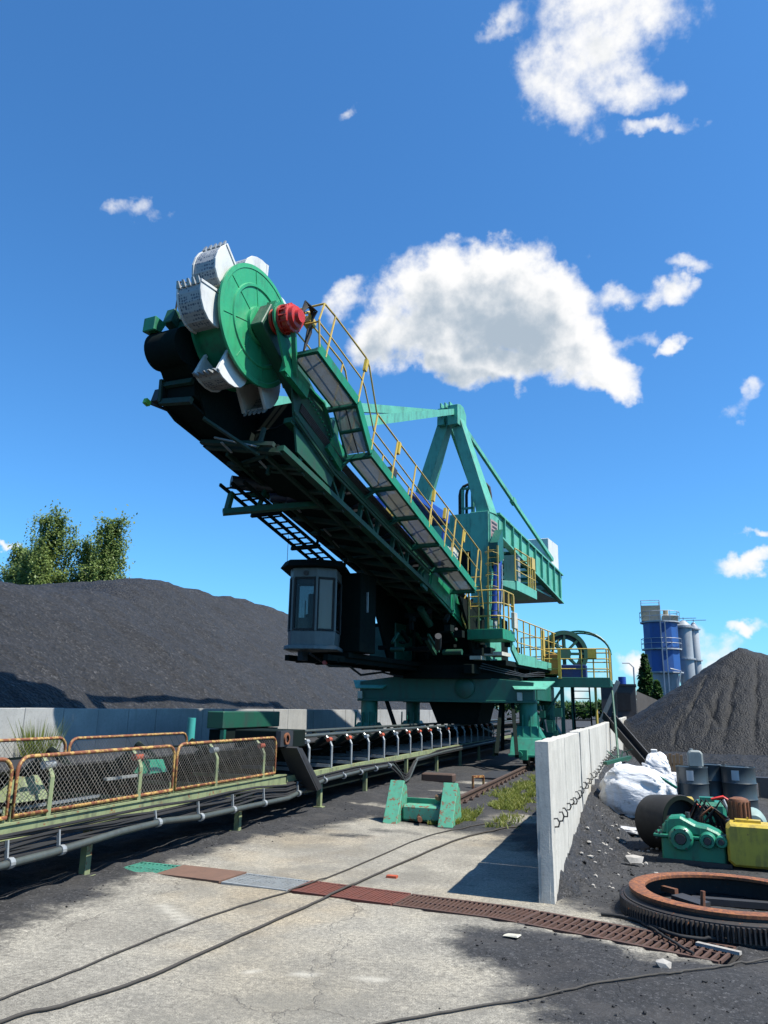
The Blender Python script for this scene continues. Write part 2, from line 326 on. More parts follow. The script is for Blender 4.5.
# ------------------------------------------------------------------ mesh building
class MB:
    """collects shapes; build() links them as one mesh object"""
    def __init__(s, M=None): s.bm = bmesh.new(); s.M = M
    def v(s, p):
        p = Vector(p)
        return s.bm.verts.new(s.M @ p if s.M else p)
    def face(s, vs):
        try: return s.bm.faces.new(vs)
        except ValueError: return None
    def hexa(s, a, b):      # two quads, each four points in the same order
        A = [s.v(p) for p in a]; B = [s.v(p) for p in b]; n = len(A)
        s.face(A[::-1]); s.face(B)
        for i in range(n): s.face((A[i], A[(i+1) % n], B[(i+1) % n], B[i]))
        return s
    def box(s, x0, x1, y0, y1, z0, z1):
        return s.hexa([(x0, y0, z0), (x1, y0, z0), (x1, y1, z0), (x0, y1, z0)], [(x0, y0, z1), (x1, y0, z1), (x1, y1, z1), (x0, y1, z1)])
    def prism(s, pts, vec):
        vec = Vector(vec); return s.hexa([Vector(p) for p in pts], [Vector(p)+vec for p in pts])
    def bar(s, p, q, w, h, upv=(0, 0, 1), w2=None, h2=None):
        p, q = Vector(p), Vector(q); d = (q-p).normalized(); u = Vector(upv)
        if abs(d.dot(u)) > 0.98: u = Vector((1, 0, 0)) if abs(d.x) < 0.9 else Vector((0, 1, 0))
        r = d.cross(u).normalized(); u = r.cross(d); w2 = w if w2 is None else w2; h2 = h if h2 is None else h2
        def ring(c, a, b): return [c-r*a/2-u*b/2, c+r*a/2-u*b/2, c+r*a/2+u*b/2, c-r*a/2+u*b/2]
        return s.hexa(ring(p, w, h), ring(q, w2, h2))
    def tube(s, p, q, r, n=8, r2=None):
        p, q = Vector(p), Vector(q); d = (q-p).normalized(); u = d.orthogonal().normalized(); w = d.cross(u); r2 = r if r2 is None else r2
        cs = [(math.cos(2*math.pi*i/n), math.sin(2*math.pi*i/n)) for i in range(n)]
        return s.hexa([p+(u*c+w*k)*r for c, k in cs], [q+(u*c+w*k)*r2 for c, k in cs])
    def path(s, pts, r, n=6, closed=False):
        pts = [Vector(p) for p in pts]; N = len(pts); rings = []; u = None
        for i, p in enumerate(pts):
            a = pts[i-1] if (i > 0 or closed) else p; b = pts[(i+1) % N] if (i < N-1 or closed) else p
            d = (b-a).normalized()
            u = d.orthogonal().normalized() if u is None else (u-d*u.dot(d)).normalized()
            w = d.cross(u)
            rings.append([s.v(p+(u*math.cos(2*math.pi*k/n)+w*math.sin(2*math.pi*k/n))*r) for k in range(n)])
        for i in range(N if closed else N-1):
            A, B = rings[i], rings[(i+1) % N]
            for k in range(n): s.face((A[k], A[(k+1) % n], B[(k+1) % n], B[k]))
        if not closed: s.face(rings[0][::-1]); s.face(rings[-1])
        return s
    def lathe(s, prof, c, axis, n=24, a0=0.0, a1=2*math.pi, cap=True):
        c = Vector(c); d = Vector(axis).normalized(); u = d.orthogonal().normalized(); w = d.cross(u)
        full = abs(a1-a0-2*math.pi) < 1e-4; N = n if full else n+1; rings = []
        for (r, z) in prof:
            rings.append([s.v(c+d*z+(u*math.cos(a0+(a1-a0)*k/n)+w*math.sin(a0+(a1-a0)*k/n))*max(r, 1e-4)) for k in range(N)])
        for A, B in zip(rings, rings[1:]):
            for k in range(N if full else N-1): s.face((A[k], A[(k+1) % N], B[(k+1) % N], B[k]))
        if cap and full: s.face(rings[0][::-1]); s.face(rings[-1])
        return s
    def rail(s, pts, upv, h, posts=None, r=0.022, mids=1, ends=True):
        upv = Vector(upv); pts = [Vector(p) for p in pts]
        s.path([p+upv*h for p in pts], r)
        for k in range(mids): s.path([p+upv*h*(k+1)/(mids+1) for p in pts], r*0.85)
        for p in (posts if posts is not None else pts):
            p = Vector(p); s.tube(p, p+upv*h, r*1.1, 6)
        return s
    def build(s, name, mat, parent=None, smooth=None, bevel=0.0, world=True):
        me = bpy.data.meshes.new(name)
        bmesh.ops.recalc_face_normals(s.bm, faces=s.bm.faces)
        off = Vector(parent['_w']) if (parent is not None and world and '_w' in parent) else Vector((0, 0, 0))
        if off.length: bmesh.ops.translate(s.bm, verts=s.bm.verts, vec=-off)
        s.bm.to_mesh(me); s.bm.free(); me.materials.append(mat)
        if smooth:
            me.polygons.foreach_set('use_smooth', [True]*len(me.polygons)); me.set_sharp_from_angle(angle=R(smooth))
        o = bpy.data.objects.new(name, me); COL.objects.link(o)
        if parent is not None:
            o.parent = parent
            if world and '_w' in parent: o['_w'] = list(off)
        if bevel:
            bv = o.modifiers.new('bevel', 'BEVEL'); bv.width = bevel; bv.segments = 1; bv.limit_method = 'ANGLE'; bv.angle_limit = R(50)
        return o
def tag(o, label, cat, group=None, kind=None):
    if label: o['label'] = label
    if cat: o['category'] = cat
    if group: o['group'] = group
    if kind: o['kind'] = kind
    return o
def thing(name, label, cat, loc=(0, 0, 0), group=None, rotz=0.0):
    o = bpy.data.objects.new(name, None); COL.objects.link(o); o.location = loc; o['_w'] = list(loc)
    o.rotation_euler.z = rotz; o.empty_display_size = 0.3
    return tag(o, label, cat, group)
def struct(o): o['kind'] = 'structure'; return o
def copy_tree(o, parent=None):
    c = o.copy(); COL.objects.link(c)
    if parent is not None: c.parent = parent
    for ch in list(o.children): copy_tree(ch, c)
    return c
def fbm(x, y, z=0.0, oct=4):
    return mnoise.fractal(Vector((x, y, z)), 1.0, 2.0, oct)

def grid_mesh(name, xs, ys, fn, mat, attr=None):
    nx, ny = len(xs), len(ys); vs = []; av = {k: [] for k in (attr or {})}
    for y in ys:
        for x in xs:
            vs.append(fn(x, y))
            for k in av: av[k].append(attr[k](x, y))
    fs = [(j*nx+i, j*nx+i+1, (j+1)*nx+i+1, (j+1)*nx+i) for j in range(ny-1) for i in range(nx-1)]
    me = bpy.data.meshes.new(name); me.from_pydata(vs, [], fs); me.materials.append(mat)
    me.polygons.foreach_set('use_smooth', [True]*len(me.polygons))
    for k, vals in av.items():
        a = me.attributes.new(k, 'FLOAT', 'POINT'); a.data.foreach_set('value', vals)
    o = bpy.data.objects.new(name, me); COL.objects.link(o); return o
def frange(a, b, st):
    n = max(1, int(round((b-a)/st))); return [a+(b-a)*i/n for i in range(n+1)]

# ------------------------------------------------------------------ ground
CONC = [(-4.6, -3), (-5.15, 5.7), (-5.45, 7.8), (-5.6, 9.0), (-5.15, 11.6), (-4.75, 13.6), (-3.0, 12.75), (-2.4, 12.6), (-1.15, 10.6), (-1.05, 8.8), (-0.7, 8.35), (-0.2, 8.0), (0.35, 7.15), (-0.1, 7.1), (-0.95, 7.5), (-1.65, 7.45), (-1.55, 6.9), (-1.0, 6.1), (-0.55, 5.2), (0.1, 4.2), (0.5, -3)]
def sdist(x, y, P):
    d = 1e9; ins = False; n = len(P)
    for i in range(n):
        ax, ay = P[i]; bx, by = P[(i+1) % n]
        ex, ey = bx-ax, by-ay; t = max(0, min(1, ((x-ax)*ex+(y-ay)*ey)/(ex*ex+ey*ey)))
        d = min(d, math.hypot(x-ax-ex*t, y-ay-ey*t))
        if (ay > y) != (by > y) and x < (bx-ax)*(y-ay)/(by-ay)+ax: ins = not ins
    return d if ins else -d
PATCH = [(-4.6, 15.2, 1.3, .35), (-4.4, 16.6, 1.0, .4), (-4.2, 18.4, .9, .4), (-4.3, 20.8, .9, .6), (-2.2, 14.6, .8, .9)]
CL = [(-6.4, 8.46), (-5.0, 8.40), (-3.6, 8.27), (-2.45, 8.13), (-1.4, 8.02), (-.4, 7.72), (.45, 7.42), (.8, 7.29)]
def trench(x, y):
    if x < -5.98 or x > .56: return 0.0
    for (a, b), (c, d) in zip(CL, CL[1:]):
        if x <= c: break
    yc = b+(d-b)*(x-a)/(c-a); w = abs(y-yc)*math.cos(math.atan2(d-b, c-a))
    return max(0.0, min(1.0, (0.235-w)/0.03))
def conc(x, y):
    if trench(x, y) > 0: return 0.0
    if x < -9 or x > 3 or y > 24: return 0.0
    v = max(0, min(1, 0.5+sdist(x, y, CONC)*1.15))
    for (cx, cy, rx, ry) in PATCH:
        q = ((x-cx)/rx)**2+((y-cy)/ry)**2
        v = max(v, 0.75-0.6*q)
    for (cx, cy, rx, ry, k) in ((-4.45, 11.6, .55, .22, .55), (-3.9, 12.3, .7, .3, .45), (-1.1, 6.9, .5, .4, .5)):   # coal dust drifts
        v -= k*math.exp(-(((x-cx)/rx)**2+((y-cy)/ry)**2))
    return max(0, min(1, v))
def stain(x, y):   # thin pale repair marks on the slab
    t = 0.0
    for (ax, ay, bx, by, w) in ((-4.55, 7.05, -4.05, 6.65, .07), (-4.05, 6.65, -3.95, 6.4, .045), (-3.15, 5.6, -1.9, 5.85, .018)):
        ex, ey = bx-ax, by-ay; k = max(0, min(1, ((x-ax)*ex+(y-ay)*ey)/(ex*ex+ey*ey)))
        d = math.hypot(x-ax-ex*k, y-ay-ey*k)+0.03*mnoise.noise(Vector((x*9, y*9, 0)))
        t = max(t, max(0, 1-d/w))
    return min(0.75, t)
def gz(x, y):
    z = 0.0
    if -12 < x < 10 and 1 < y < 45:
        c = conc(x, y)
        z += (1-c)*0.035*(fbm(x*1.6, y*1.6, 3)+.3)
        z -= 0.10*trench(x, y)
        if x < -4.9 and y < 26: z += 0.05*max(0, min(1, (-4.9-x)))*(0.6+fbm(x*2, y*2, 1))
    return z
xs = [-1500, -600, -200, -90, -45, -25, -16, -12]+frange(-11, 7, 0.085)+[8, 10, 14, 20, 40, 90, 200, 600, 1500]
ys = [-60, -20, -6, 0]+frange(2, 14, 0.085)+frange(14.2, 24, 0.2)+frange(25, 45, 1.0)+[60, 90, 150, 300, 700, 2500]
ground = struct(grid_mesh('ground', xs, ys, lambda x, y: (x, y, gz(x, y)), GROUND, {'concrete': conc, 'slab_stain': stain}))

# ------------------------------------------------------------------ coal heaps
def interp(t, P):
    if t <= P[0][0]: return P[0][1]
    for (a, b), (c, d) in zip(P, P[1:]):
        if t <= c:
            k = (t-a)/(c-a); k = k*k*(3-2*k); return b+(d-b)*k
    return P[-1][1]
RIDGE = [(-10, 5.6), (10, 5.4), (19.5, 5.65), (24.9, 6.15), (31.2, 7.8), (35.2, 8.0), (45.7, 8.35), (55.7, 6.95), (64.1, 5.4), (74, 2.8), (84, 0.2)]
def heapL(x, y):
    d = -12.55-x; Rg = interp(y, RIDGE)
    a = 1.05+0.70*d; top = Rg-0.05*max(0, d-9.5); k = 0.35
    z = -math.log(math.exp(-a/k)+math.exp(-top/k))*k if max(a, top) < 40 else min(a, top)
    z = min(z, 1.05+0.70*d) if d < 2 else z
    z += 0.16*fbm(x*.35, y*.35, 5)+0.07*fbm(x*1.3, y*1.3, 2)+0.035*fbm(x*4, y*4, 9)
    z += 0.10*mnoise.noise(Vector((y*.9, x*.12, 4)))*min(1, d/3)
    return (x, y, max(-0.3, z))
o = grid_mesh('coal_heap', frange(-37, -12.50, 0.14), frange(-6, 88, 0.22), heapL, COAL)
tag(o, 'long grey coal heap behind the low retaining wall on the left', 'coal heap')
def heapR(x, y):
    z = -1
    for (px, py, ph) in ((4.55, 41, 5.0), (6.2, 41.5, 4.78), (8.5, 42, 4.75), (11, 42.5, 4.6), (14, 43, 4.5)):
        dx, dy = x-px, y-py; d = math.hypot(dx*(1.0 if dx < 0 or px > 13 else .55), dy)
        ang = math.atan2(dy, dx)
        zz = ph-0.66*d-0.02*abs(mnoise.noise(Vector((ang*6+px, 1.7, d*.15))))*min(d, 4)*1.2
        z = max(z, zz)
    if y > 34: z += 0.06*mnoise.noise(Vector((x*.8, y*.2, 0)))
    bench = 0.55-0.35*abs(y-29.5)/3.2 if x > 0.6 else 0.55-0.35*abs(y-29.5)/3.2-(0.6-x)*.6
    z = max(z, min(0.5, bench))
    for (xa, ya, xb, yb, wd) in ((5.2, 40.2, 4.0, 34.4, .10), (4.2, 39.6, 2.9, 34.6, .10), (3.4, 38.4, 2.25, 35.0, .09), (2.55, 37.8, 3.0, 35.5, .09), (6.3, 40, 5.2, 34.3, .11), (1.6, 37.2, .9, 35, .08), (8.0, 41, 7.0, 34.5, .12), (9.6, 41, 8.9, 34.5, .12), (3.05, 40.0, 1.4, 36.0, .07)):
        if yb-.2 < y < ya+.2:
            t = (ya-y)/(ya-yb); xc = xa+(xb-xa)*t+.10*mnoise.noise(Vector((y*1.1, xa, 3)))+.05*mnoise.noise(Vector((y*4, xa, 5)))
            z -= .24*max(0, 1-abs(x-xc)/(wd*1.7))*max(0, min(1, t*4, (1-t)*4))*(.6+.6*mnoise.noise(Vector((y*1.7, xb, 0))))
    z += 0.07*fbm(x*.8, y*.8, 5)+0.05*fbm(x*3, y*3, 2)
    return (x, y, z)
o = grid_mesh('coal_heap', frange(-3.2, 14, 0.075)+frange(14.5, 22, .5), frange(25, 41, 0.14)+frange(41.3, 52, .4), heapR, COALR)
tag(o, 'dark steep coal heap with rain gullies on the right beyond the pale wall', 'coal heap')
def spill(x, y):
    top = interp(y, [(8.5, -0.02), (9.1, .15), (10, .24), (11, .30), (12.8, .46), (15.8, .58), (19.9, .62), (26, .65), (30, .55)])
    d = x+0.97; j = 0.09*fbm(x*3, y*3, 1)+0.05*fbm(x*8, y*8, 4)
    return (x, y, top-d*(.62+.1*math.sin(y*2.1))+j*(1 if d > .03 else .8))
o = grid_mesh('coal_spill', frange(-0.968, 1.2, 0.045), frange(8.5, 30, 0.06), spill, COALN)
tag(o, 'bank of loose coal spilled against the sunlit side of the pale wall', 'coal spill')

# loose lumps lying about the yard
def lump(m, c, r):
    ret = bmesh.ops.create_icosphere(m.bm, subdivisions=1, radius=r)
    sx, sy, sz = random.uniform(.7, 1.3), random.uniform(.7, 1.3), random.uniform(.5, .9)
    for v in ret['verts']:
        k = random.uniform(.75, 1.2); v.co = Vector((v.co.x*sx*k, v.co.y*sy*k, v.co.z*sz*k))+Vector(c)
m = MB()
for i in range(2100):
    if i % 5 == 0: x, y = random.uniform(-6.6, -4.7), random.uniform(6.5, 15)
    elif i % 5 == 1: x, y = random.uniform(-0.9, 0.2), random.uniform(8.8, 16)
    else: x, y = random.uniform(-1.6, 2.2), random.uniform(5.2, 14)
    if conc(x, y) > 0.55 and random.random() < .96: continue
    z = gz(x, y)
    if x > -.95 and y > 8.6: z = max(z, spill(x, y)[2])
    lump(m, (x, y, z+.003), random.choice((.005, .006, .007, .008, .010, .013, .02 if i % 4 == 0 else .007, .035 if i % 11 == 0 else .006)))
o = m.build('coal_lumps', COALN); o['kind'] = 'stuff'; o['label'] = 'loose coal lumps strewn over the yard'
m = MB()
for i in range(60):
    x, y = random.uniform(-0.85, 0.1), random.uniform(9, 13.5)
    lump(m, (x, y, max(gz(x, y), spill(x, y)[2])+.005), random.uniform(.012, .035))
o = m.build('stone_chips', PALEST); o['kind'] = 'stuff'; o['label'] = 'pale stone chips scattered on the coal bank'
m = MB(); lump(m, (-.24, 10.9, .09), .11)
tag(m.build('rock', PALEST, smooth=40), 'fist sized pale rock on the coal beside the ring gear', 'rock')

# ------------------------------------------------------------------ bucket wheel reclaimer
OX, OY = -6.4, 28.0
th, ph = R(8), R(17.3)
hv = Vector((-math.sin(th), -math.cos(th), 0)); kv = Vector((0, 0, 1)); Vv = Vector((math.cos(th), -math.sin(th), 0))
Uv = hv*math.cos(ph)+kv*math.sin(ph); Wv = kv*math.cos(ph)-hv*math.sin(ph); Ov = Vector((OX, OY, 0))
def frame(a, b, c, o): return Matrix(((a.x, b.x, c.x, o.x), (a.y, b.y, c.y, o.y), (a.z, b.z, c.z, o.z), (0, 0, 0, 1)))
BM = frame(Uv, Vv, Wv, Ov)       # boom: forward, right, up
SM = frame(hv, Vv, kv, Ov)       # slewing deck: forward, right, up
rec = thing('bucket_wheel_reclaimer', 'green bucket wheel reclaimer with raised boom riding on rails over the conveyor', 'reclaimer', (OX, OY, 0))
def B(): return MB(BM)
def SL(): return MB(SM)

# --- gantry on rails (world axes)
XL, XR, YF, YB = -9.3, -3.68, 26.6, 32.2
for y, nm in ((YF, 'gantry_beam'), (YB, 'gantry_beam')):
    m = MB(); xm = (XL+XR)/2
    m.prism([(XL-.25, y-.35, 2.16), (XR+.25, y-.35, 2.12), (XR+.25, y-.35, 2.76), (xm+.4, y-.35, 3.0), (xm-1.2, y-.35, 3.0), (XL-.25, y-.35, 2.76)], (0, .7, 0))
    m.box(XL-.32, XR+.32, y-.42, y+.42, 2.08, 2.16)
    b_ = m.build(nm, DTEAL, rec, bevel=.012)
    m = MB(); m.lathe([(.0, 0), (.34, 0), (.34, .10), (.28, .13), (0, .13)], (-5.75, y-.35, 2.56), (0, -1, 0), 20); m.build('boss', DTEAL, b_, smooth=30)
for x in (XL, XR):
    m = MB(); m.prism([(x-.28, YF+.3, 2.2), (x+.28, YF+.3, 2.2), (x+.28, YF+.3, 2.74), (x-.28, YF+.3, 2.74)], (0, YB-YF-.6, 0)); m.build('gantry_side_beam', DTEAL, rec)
    for y in (YF, YB):
        m = MB(); m.tube((x, y, .95), (x, y, 2.2), .30, 18)
        m.hexa([(x-.5, y-.45, .98), (x+.5, y-.45, .98), (x+.5, y+.45, .98), (x-.5, y+.45, .98)], [(x-.31, y-.31, 1.35), (x+.31, y-.31, 1.35), (x+.31, y+.31, 1.35), (x-.31, y+.31, 1.35)])
        for a in (-.38, -.13, .13, .38):
            m.prism([(x+a-.015, y-.34, .98), (x+a+.015, y-.34, .98), (x+a+.015, y-.30, 1.7), (x+a-.015, y-.30, 1.7)], (0, -.10, 0))
        m.build('leg', MIDGR, rec, smooth=35)
        m = MB(); m.hexa([(x-.48, y-1.1, .45), (x+.48, y-1.1, .45), (x+.48, y+1.1, .45), (x-.48, y+1.1, .45)], [(x-.48, y-.75, .99), (x+.48, y-.75, .99), (x+.48, y+.75, .99), (x-.48, y+.75, .99)])
        m.box(x-.52, x+.52, y-1.14, y+1.14, .42, .5)
        bg = m.build('bogie', MIDGR, rec, bevel=.015)
        for dy in (-.75, .75):
            m = MB(); m.lathe([(0, -.09), (.24, -.09), (.24, .05), (.30, .05), (.30, .09), (0, .09)], (x, y+dy, .42), (1, 0, 0), 22); m.build('wheel', DARKST, bg, smooth=30)
        m = MB(); m.box(x-.12, x+.12, y-1.42, y-1.12, .35, .65); m.tube((x-.1, y-1.40, .52), (x-.1, y-1.55, .52), .09, 10); m.build('rail_sweeper', MACHGR, bg)
    # light coloured rain cover on the leg head
    m = MB(); y = YF-.48
    m.hexa([(x-.35, y-.03, 2.50), (x+.65, y-.03, 2.50), (x+.92, y+.45, 2.78), (x-.62, y+.45, 2.78)], [(x-.35, y-.05, 2.53), (x+.65, y-.05, 2.53), (x+.92, y+.43, 2.81), (x-.62, y+.43, 2.81)])
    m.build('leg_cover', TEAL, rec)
    m = MB(); m.box(x-.28, x-.12, YF-.5, YF-.36, 2.16, 2.42); m.build('lamp', BOXW, rec)
# diagonal braces and stays under the gantry
for a, b in (((-4.2, YF, 2.2), (-3.75, YF-2.2, .5)), ((-4.6, YF+.2, 2.2), (-4.5, YF-1.5, .5)), ((-4.6, YF+.2, .55), (-4.55, YF+.2, 2.2)), ((-8.7, YF, 2.2), (-7.9, YF-1.3, 1.2))): m = MB(); m.bar(a, b, .11, .11); m.build('brace', SHADEST, rec)
m = MB()   # transfer chute between boom and yard belt
m.hexa([(-6.9, 27.0, 1.35), (-5.5, 27.0, 1.35), (-5.5, 29.4, 1.35), (-6.9, 29.4, 1.35)], [(-7.5, 26.8, 2.9), (-5.1, 26.8, 2.9), (-5.1, 29.6, 2.9), (-7.5, 29.6, 2.9)])
m.build('transfer_chute', SHADEST, rec)
m = MB(); m.lathe([(1.6, 2.86), (2.35, 2.86), (2.35, 3.05), (2.2, 3.05), (2.2, 3.3), (1.6, 3.3)], (OX, OY, 0), (0, 0, 1), 40); m.build('slewing_ring', SHADEST, rec, smooth=30)

# --- slewing deck
m = SL(); m.box(-6.6, 1.6, -1.9, 2.35, 3.30, 3.48)
for s in (-5.5, -3.5, -1.5, .4): m.box(s-.09, s+.09, -1.85, 2.3, 3.08, 3.30)
m.box(-6.6, 2.6, -1.5, -1.2, 3.0, 3.3); m.box(-6.6, 2.6, 1.2, 1.5, 3.0, 3.3)
deck = m.build('slewing_deck', SHADEST, rec, bevel=.01)
m = SL(); m.box(-2.0, .35, 2.35, 2.42, 3.40, 3.78); m.hexa([(.35, 2.35, 3.40), (.35, 2.42, 3.40), (1.1, 2.42, 3.85), (1.1, 2.35, 3.85)], [(.35, 2.35, 3.72), (.35, 2.42, 3.72), (1.1, 2.42, 4.2), (1.1, 2.35, 4.2)])
m.box(-6.7, -2.0, 2.35, 2.42, 3.42, 3.70)
m.build('toe_plate', TEAL, rec)
m = SL()
m.rail([(1.0, 2.38, 4.1), (.4, 2.38, 3.75), (-6.6, 2.38, 3.70)], (0, 0, 1), 1.25, [(s, 2.38, 3.72) for s in (.3, -.5, -1.3, -2.1, -2.9, -3.2, -4.0, -4.8, -5.6, -6.4)], .026, 2)
m.rail([(-6.6, 2.38, 3.7), (-6.6, .5, 3.7)], (0, 0, 1), 1.25, None, .026, 2)
rl = m.build('railing', YEL, rec)
for q in ((-3.3, -3.05, 2.34, 2.42, 3.9, 4.9), (-4.75, -4.65, 2.34, 2.44, 4.3, 4.95)): m = SL(); m.box(*q); m.build('railing_plate', YEL, rl)
# small front platform with its own rail
m = SL(); m.box(1.0, 2.35, 1.25, 2.5, 4.12, 4.46); m.build('service_platform', GREEN, rec, bevel=.01)
m = SL(); m.rail([(1.0, 2.46, 4.46), (2.1, 2.46, 4.46), (2.3, 2.3, 4.46), (2.3, 1.3, 4.46)], (0, 0, 1), 1.3, [(1.0, 2.46, 4.46), (1.55, 2.46, 4.46), (2.1, 2.46, 4.46), (2.3, 2.0, 4.46), (2.3, 1.65, 4.46), (2.3, 1.3, 4.46)], .028, 2)
m.path([(2.32, 1.25, 5.7), (2.45, 1.15, 5.4), (2.45, 1.1, 4.9), (2.3, 1.2, 4.5)], .025)
rl = m.build('railing', YEL, rec)
m = SL(); m.box(.98, 1.06, 2.40, 2.5, 5.2, 5.7); m.build('railing_plate', YEL, rl)
m = SL(); m.box(1.05, 1.4, 2.5, 2.62, 4.55, 5.1); m.build('switch_box', BOXW, rec, bevel=.01)
m = SL(); m.box(1.9, 2.4, 1.35, 1.75, 3.46, 3.58); m.box(1.2, 2.2, 1.8, 2.4, 3.60, 3.72); m.build('lamp_tray', BOXW, rec)
# machinery shapes in the dark below the boom
m = SL(); m.hexa([(-1.0, -1.0, 3.48), (1.3, -1.0, 3.48), (1.3, 1.0, 3.48), (-1.0, 1.0, 3.48)], [(-1.6, -1.0, 5.2), (1.9, -1.0, 5.4), (1.9, 1.0, 5.4), (-1.6, 1.0, 5.2)])
m.build('boom_chute', SHADEST, rec, bevel=.02)
m = SL()
for v in (-1.25, 1.15): m.prism(([(3.4, v, 3.48), (-2.2, v, 3.48), (-2.2, v, 5.2), (1.0, v, 5.5), (5.2, v, 6.0), (4.4, v, 5.0)] if v < 0 else [(1.7, v, 3.48), (-2.2, v, 3.48), (-2.2, v, 5.2), (1.0, v, 5.4), (3.0, v, 5.5), (2.3, v, 4.7)]), (0, .10, 0))
m.build('boom_bearing_plate', SHADEST, rec)
for i in range(26):
    m = SL(); s, v, z = random.uniform(-1, 4.2), random.uniform(-1.6, 2.1), random.uniform(3.5, 4.6)
    a = random.uniform(.1, .35); m.box(s, s+a, v, v+random.uniform(.08, .3), z, z+random.uniform(.06, .3)); m.build('drive_machinery', SHADEST, rec)
for i in range(34):
    s0, v0, z0 = random.uniform(.8, 4.6), random.uniform(-1.2, 1.2), random.uniform(3.5, 5.3)
    m = SL(); d = random.choice(((.9, 0, .5), (0, .9, 0), (0, 0, .8), (.7, .3, .3), (.5, 0, -.4))); k_ = random.uniform(.5, 1.2)
    if i % 4 == 0: m.tube((s0, v0, z0), (s0+d[0]*k_, v0+d[1]*k_, z0+d[2]*k_), random.uniform(.05, .14), 10); m.build('pipe', DARKST if i % 8 else DGREEN, rec, smooth=40)
    else: m.bar((s0, v0, z0), (s0+d[0]*k_, v0+d[1]*k_, z0+d[2]*k_), random.uniform(.06, .16), random.uniform(.06, .16)); m.build('strut', SHADEST if i % 3 else DGREEN, rec)
m = SL()
for k in range(3):
    z = 3.2+.07*k
    m.path([(2.2, 1.6+.05*k, z), (1.2, 2.2, z-.15), (-.2, 2.46, z-.2-.03*k), (-2.0, 2.46, z-.1), (-3.6, 2.3, z-.05)], .016)
m.build('hanging_cable', DARKST, rec)

# --- towers, crosshead and mast
m = SL(); m.box(-.70, .55, .75, 1.46, 3.48, 9.0); tw = m.build('tower', TEAL, rec, bevel=.012)
m = SL(); m.box(.44, .50, 1.46, 1.50, 4.5, 8.9); m.box(-.64, -.60, 1.46, 1.50, 4.5, 8.9); m.box(-.60, .44, 1.46, 1.49, 7.50, 7.56); m.build('tower_rib', TEAL, tw)
m = SL(); m.box(.10, .22, 1.46, 1.54, 6.9, 7.4); m.box(-.1, .10, 1.46, 1.52, 6.8, 7.2); m.build('hinge', DARKST, tw)
m = SL(); m.box(-.38, .42, 1.462, 1.51, 7.95, 8.72); sg = m.build('sign_plate', SIGNP, rec)
m = SL()
for k, z in enumerate((8.62, 8.47, 8.32, 8.17)): m.box(-.28, .32-.08*(k % 2), 1.511, 1.517, z-.045, z+.03)
m.build('sign_text_line', DARKST, sg)
m = SL(); m.box(-.70, .55, -1.58, -.75, 3.48, 9.0); m.build('tower', TEAL, rec, bevel=.012)
m = SL(); m.box(-.66, .50, -.75, .75, 7.55, 8.98); m.box(.50, .56, -.75, .75, 7.52, 7.62); m.build('crosshead', TEAL, rec, bevel=.012)
m = SL(); m.box(.1, .45, -.5, .6, 6.5, 7.5); m.build('recess_shade_block', SHADEST, rec)  # solid dark block standing in for the shaded opening under the crosshead
AP = (.5, 0.02, 13.05)
for v in (1.25, -1.7):
    m = SL(); m.bar((.0, v, 8.95), (.45, .18 if v > 0 else -.18, 12.95), .85, .50, (0, 1, 0), .52, .42)
    m.build('mast_leg', TEAL, rec, bevel=.012)
m = SL(); m.prism([(.0, .02, 12.45), (.95, .02, 12.45), (.95, .02, 13.25), (.62, .02, 13.35), (.3, .02, 13.35), (.0, .02, 13.1)], (0, .42, 0)); m.prism([(.05, -.42, 12.5), (.95, -.42, 12.5), (.9, -.42, 13.2), (.1, -.42, 13.2)], (0, .28, 0))
for v in (-.30, -.12, .06): m.box(.55, .95, v, v+.07, 13.15, 13.4)
m.build('mast_head', TEAL, rec, bevel=.01)
# fore stays to the boom head and back stays to the counterweight
inv = SM.inverted() @ BM
for v in (.95, -1.15):
    q = inv @ (Vector((13.4, v, 4.95)) if v > 0 else Vector((13.6, v, 5.95))); p = Vector((.85, .22 if v > 0 else -.22, 13.0))
    m = SL(); m.bar(p, q, .13, .22, (0, 0, 1), .17, .34); m.build('fore_stay', TEAL, rec)
    m = SL(); m.bar(q+Vector((0, 0, .1)), inv @ Vector((13.0, v, 4.1)), .25, .4); m.build('stay_lug', DGREEN, rec)
for v in (1.35, -1.35):
    m = SL(); p = Vector((-.05, .25 if v > 0 else -.25, 12.75)); q = Vector((-9.4, v, 8.9)); m.bar(p, q, .12, .17)
    m.bar(p.lerp(q, .50), p.lerp(q, .53), .19, .25); m.build('back_stay', TEAL, rec)
# counterweight arm
for v in (1.4, -1.4):
    m = SL()
    a0, a1, b0, b1 = (-.7, 9.15), (-10.8, 8.34), (-10.6, 7.0), (-.7, 8.35)
    m.prism([(a0[0], v-.05, a0[1]), (a1[0], v-.05, a1[1]), (a1[0]+.1, v-.05, b0[1]), (b1[0], v-.05, b1[1])], (0, .08, 0))
    m.bar((a0[0], v, a0[1]+.03), (a1[0], v, a1[1]+.03), .26, .07); m.bar((b1[0], v, b1[1]-.03), (b0[0]-.1, v, b0[1]-.03), .26, .07)
    g_ = m.build('counterweight_girder', TEAL, rec)
    m = SL()
    for k in range(9):
        t = (k+.55)/9.2; s = a0[0]+(a1[0]-a0[0])*t; zt = a0[1]+(a1[1]-a0[1])*t; zb = b1[1]+(b0[1]-b1[1])*t
        m.box(s-.03, s+.03, v+.03, v+.14, zb+.02, zt-.02)
    m.build('stiffener', TEAL, g_)
m = SL()
